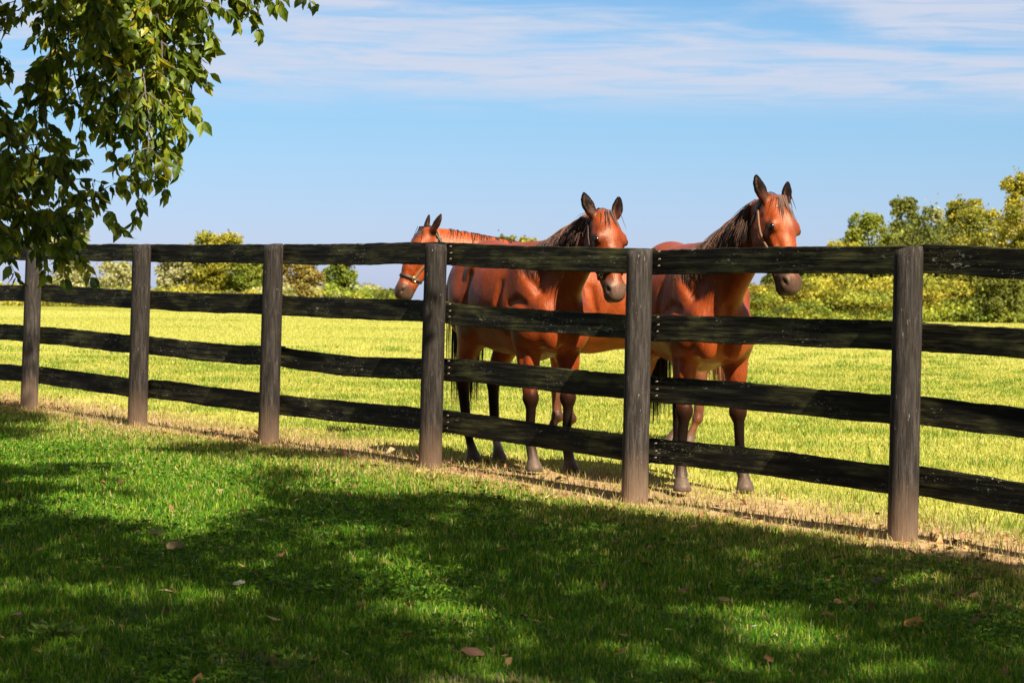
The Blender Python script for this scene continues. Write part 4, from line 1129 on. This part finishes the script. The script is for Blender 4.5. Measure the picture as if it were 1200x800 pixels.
# ------------------------------------------------------------------ fallen leaves and a weed on the lawn
def gxy(px, py):
    d = 9.0
    for _ in range(30):
        p = at(px, py, d); dz = p[2] - float(gz(p[0], p[1])); d *= 1 + .5 * dz / max(.05, (ZC - float(gz(p[0], p[1]))))
    return at(px, py, d)
def fallen_leaf(px, py, size, colr, label, turn, lift=.03, curl=.5, stalk=True):
    p = gxy(px, py); n = 7; m = 5; V, Q, C = [], [], []
    for i in range(n + 1):
        t = i / n; wv = math.sin(math.pi * min(1, t * .97 + .02)) ** .8 * .40 * (1 + .18 * math.sin(9 * t))
        for j in range(-2, 3):
            f = j / (m // 2)
            V.append((size * (t - .5), size * wv * f, size * (.16 * curl * f * f * (1 + t) + .14 * curl * (t - .5) ** 2 + .03 * math.sin(7 * t + 3 * f)))); 
            C.append(A(colr) * (.8 + .35 * random.random()) * (1.15 if j == 0 else 1))
    mm_ = len(range(-2, 3))
    for i in range(n):
        for j in range(mm_ - 1): Q.append([i * mm_ + j, i * mm_ + j + 1, (i + 1) * mm_ + j + 1, (i + 1) * mm_ + j])
    o = mesh_obj('fallen_leaf', V, Q, None, MAT_DRY, None, A(C)); o.location = (p[0], p[1], p[2] + lift)
    o.rotation_euler = (random.uniform(-.1, .6), random.uniform(-.35, .35), turn)
    sv, sq = tube([(-size * .5, 0, .02 * size), (-size * .72, size * .05, -.02 * size), (-size * .9, size * .02, .05 * size)], [.0016, .0013, .001], 5)
    mesh_obj('stalk', sv, sq, None, MAT_DRY, o, np.full((len(sv), 3), (.22, .13, .06)))
    return tag(o, label, 'leaf', 'fallen leaves lying on the lawn')
FL = [(1070, 740, .085, (.62, .30, .07), 'large orange-tan curled leaf lying in the shade near the lower right corner', .2),
      (184, 632, .12, (.30, .32, .22), 'large pale grey-green leaf curled up in the deep shade at left', 1.2),
      (205, 648, .09, (.30, .20, .10), 'tan leaf lying just right of the pale grey-green leaf', -.4),
      (553, 776, .10, (.10, .05, .025), 'dark brown crumpled leaf at the bottom centre of the lawn', .5),
      (802, 700, .06, (.36, .20, .09), 'small brown leaf centre right, a little above the sunlit grass patch', .3),
      (848, 711, .055, (.48, .30, .12), 'light tan leaf at the upper edge of the sunlit grass patch', -.2),
      (900, 782, .055, (.38, .18, .07), 'narrow reddish leaf standing on edge by the bottom, right of centre', 1.4),
      (259, 649, .035, (.75, .42, .06), 'tiny yellow leaf in the shade at left', .8),
      (1145, 686, .06, (.24, .15, .08), 'dull brown leaf at far right between fence post and frame edge', .6),
      (1028, 688, .06, (.25, .19, .14), 'grey-brown leaf in the shade below the rightmost post', -.1),
      (21, 729, .05, (.34, .20, .16), 'small pinkish leaf near the left frame edge', 1.0),
      (280, 692, .06, (.26, .24, .20), 'greyish narrow leaf in the shade left of centre', .5),
      (588, 652, .06, (.50, .24, .10), 'orange-brown leaf in the shade, centre of the lawn', .2),
      (655, 566, .05, (.40, .20, .10), 'brown leaf by the fence below the middle horse', .9),
      (760, 610, .05, (.42, .24, .12), 'brown leaf on the lawn just right of the middle post foot', .0),
      (420, 592, .045, (.36, .18, .08), 'small brown leaf on the sunlit clover below the fourth post', .3),
      (140, 602, .05, (.35, .20, .12), 'brown leaf at the edge of the shade at left', -.5),
      (347, 592, .03, (.70, .36, .16), 'tiny orange speck of a leaf in the grass below the third post', .4),
      (884, 742, .022, (.62, .60, .58), 'tiny pale leaf left of the orange-tan leaf', .1),
      (722, 642, .05, (.22, .12, .06), 'dark leaf in the shade band below the middle post', .7)]
for px, py, s_, c_, l_, tr in FL: fallen_leaf(px, py, s_, c_, l_, tr)
# leafy weed catching a sun fleck near the lower left corner
p = gxy(66, 750); rg = np.random.default_rng(3); weed = tag(empty('weed', (p[0], p[1], p[2])), 'bright broad-leaved weed in a spot of sun near the lower left corner', 'weed')
n = 40; a = rg.random(n) * 6.28; r = .01 + .085 * rg.random(n)
P = np.stack([np.cos(a) * r, np.sin(a) * r * .8, .02 + .045 * rg.random(n)], 1); D = np.stack([np.cos(a), np.sin(a), .1 + .4 * rg.random(n)], 1); D /= np.linalg.norm(D, axis=1, keepdims=True)
S = np.cross(D, A([0, 0, 1.0]) + rg.normal(0, .2, (n, 3))); S /= np.linalg.norm(S, axis=1, keepdims=True); L = .025 + .018 * rg.random(n)
V, Q = leaf_mesh(P, D, S, L, L * .85, .5, .4)
mesh_obj('leaves', V, Q, None, MAT_CLOVER, weed, np.repeat(A([(.20, .30, .05)]) * (.8 + .4 * rg.random((n, 1))), 9, 0), smooth=False)
V, Q = merge([tube([(0, 0, -.01), tuple(A(q) * .5 + A([0, 0, .01])), tuple(q)], [.002, .0016, .0012], 4) for q in P]); mesh_obj('stems', V, Q, None, MAT_CLOVER, weed, np.full((len(V), 3), (.14, .18, .05)))
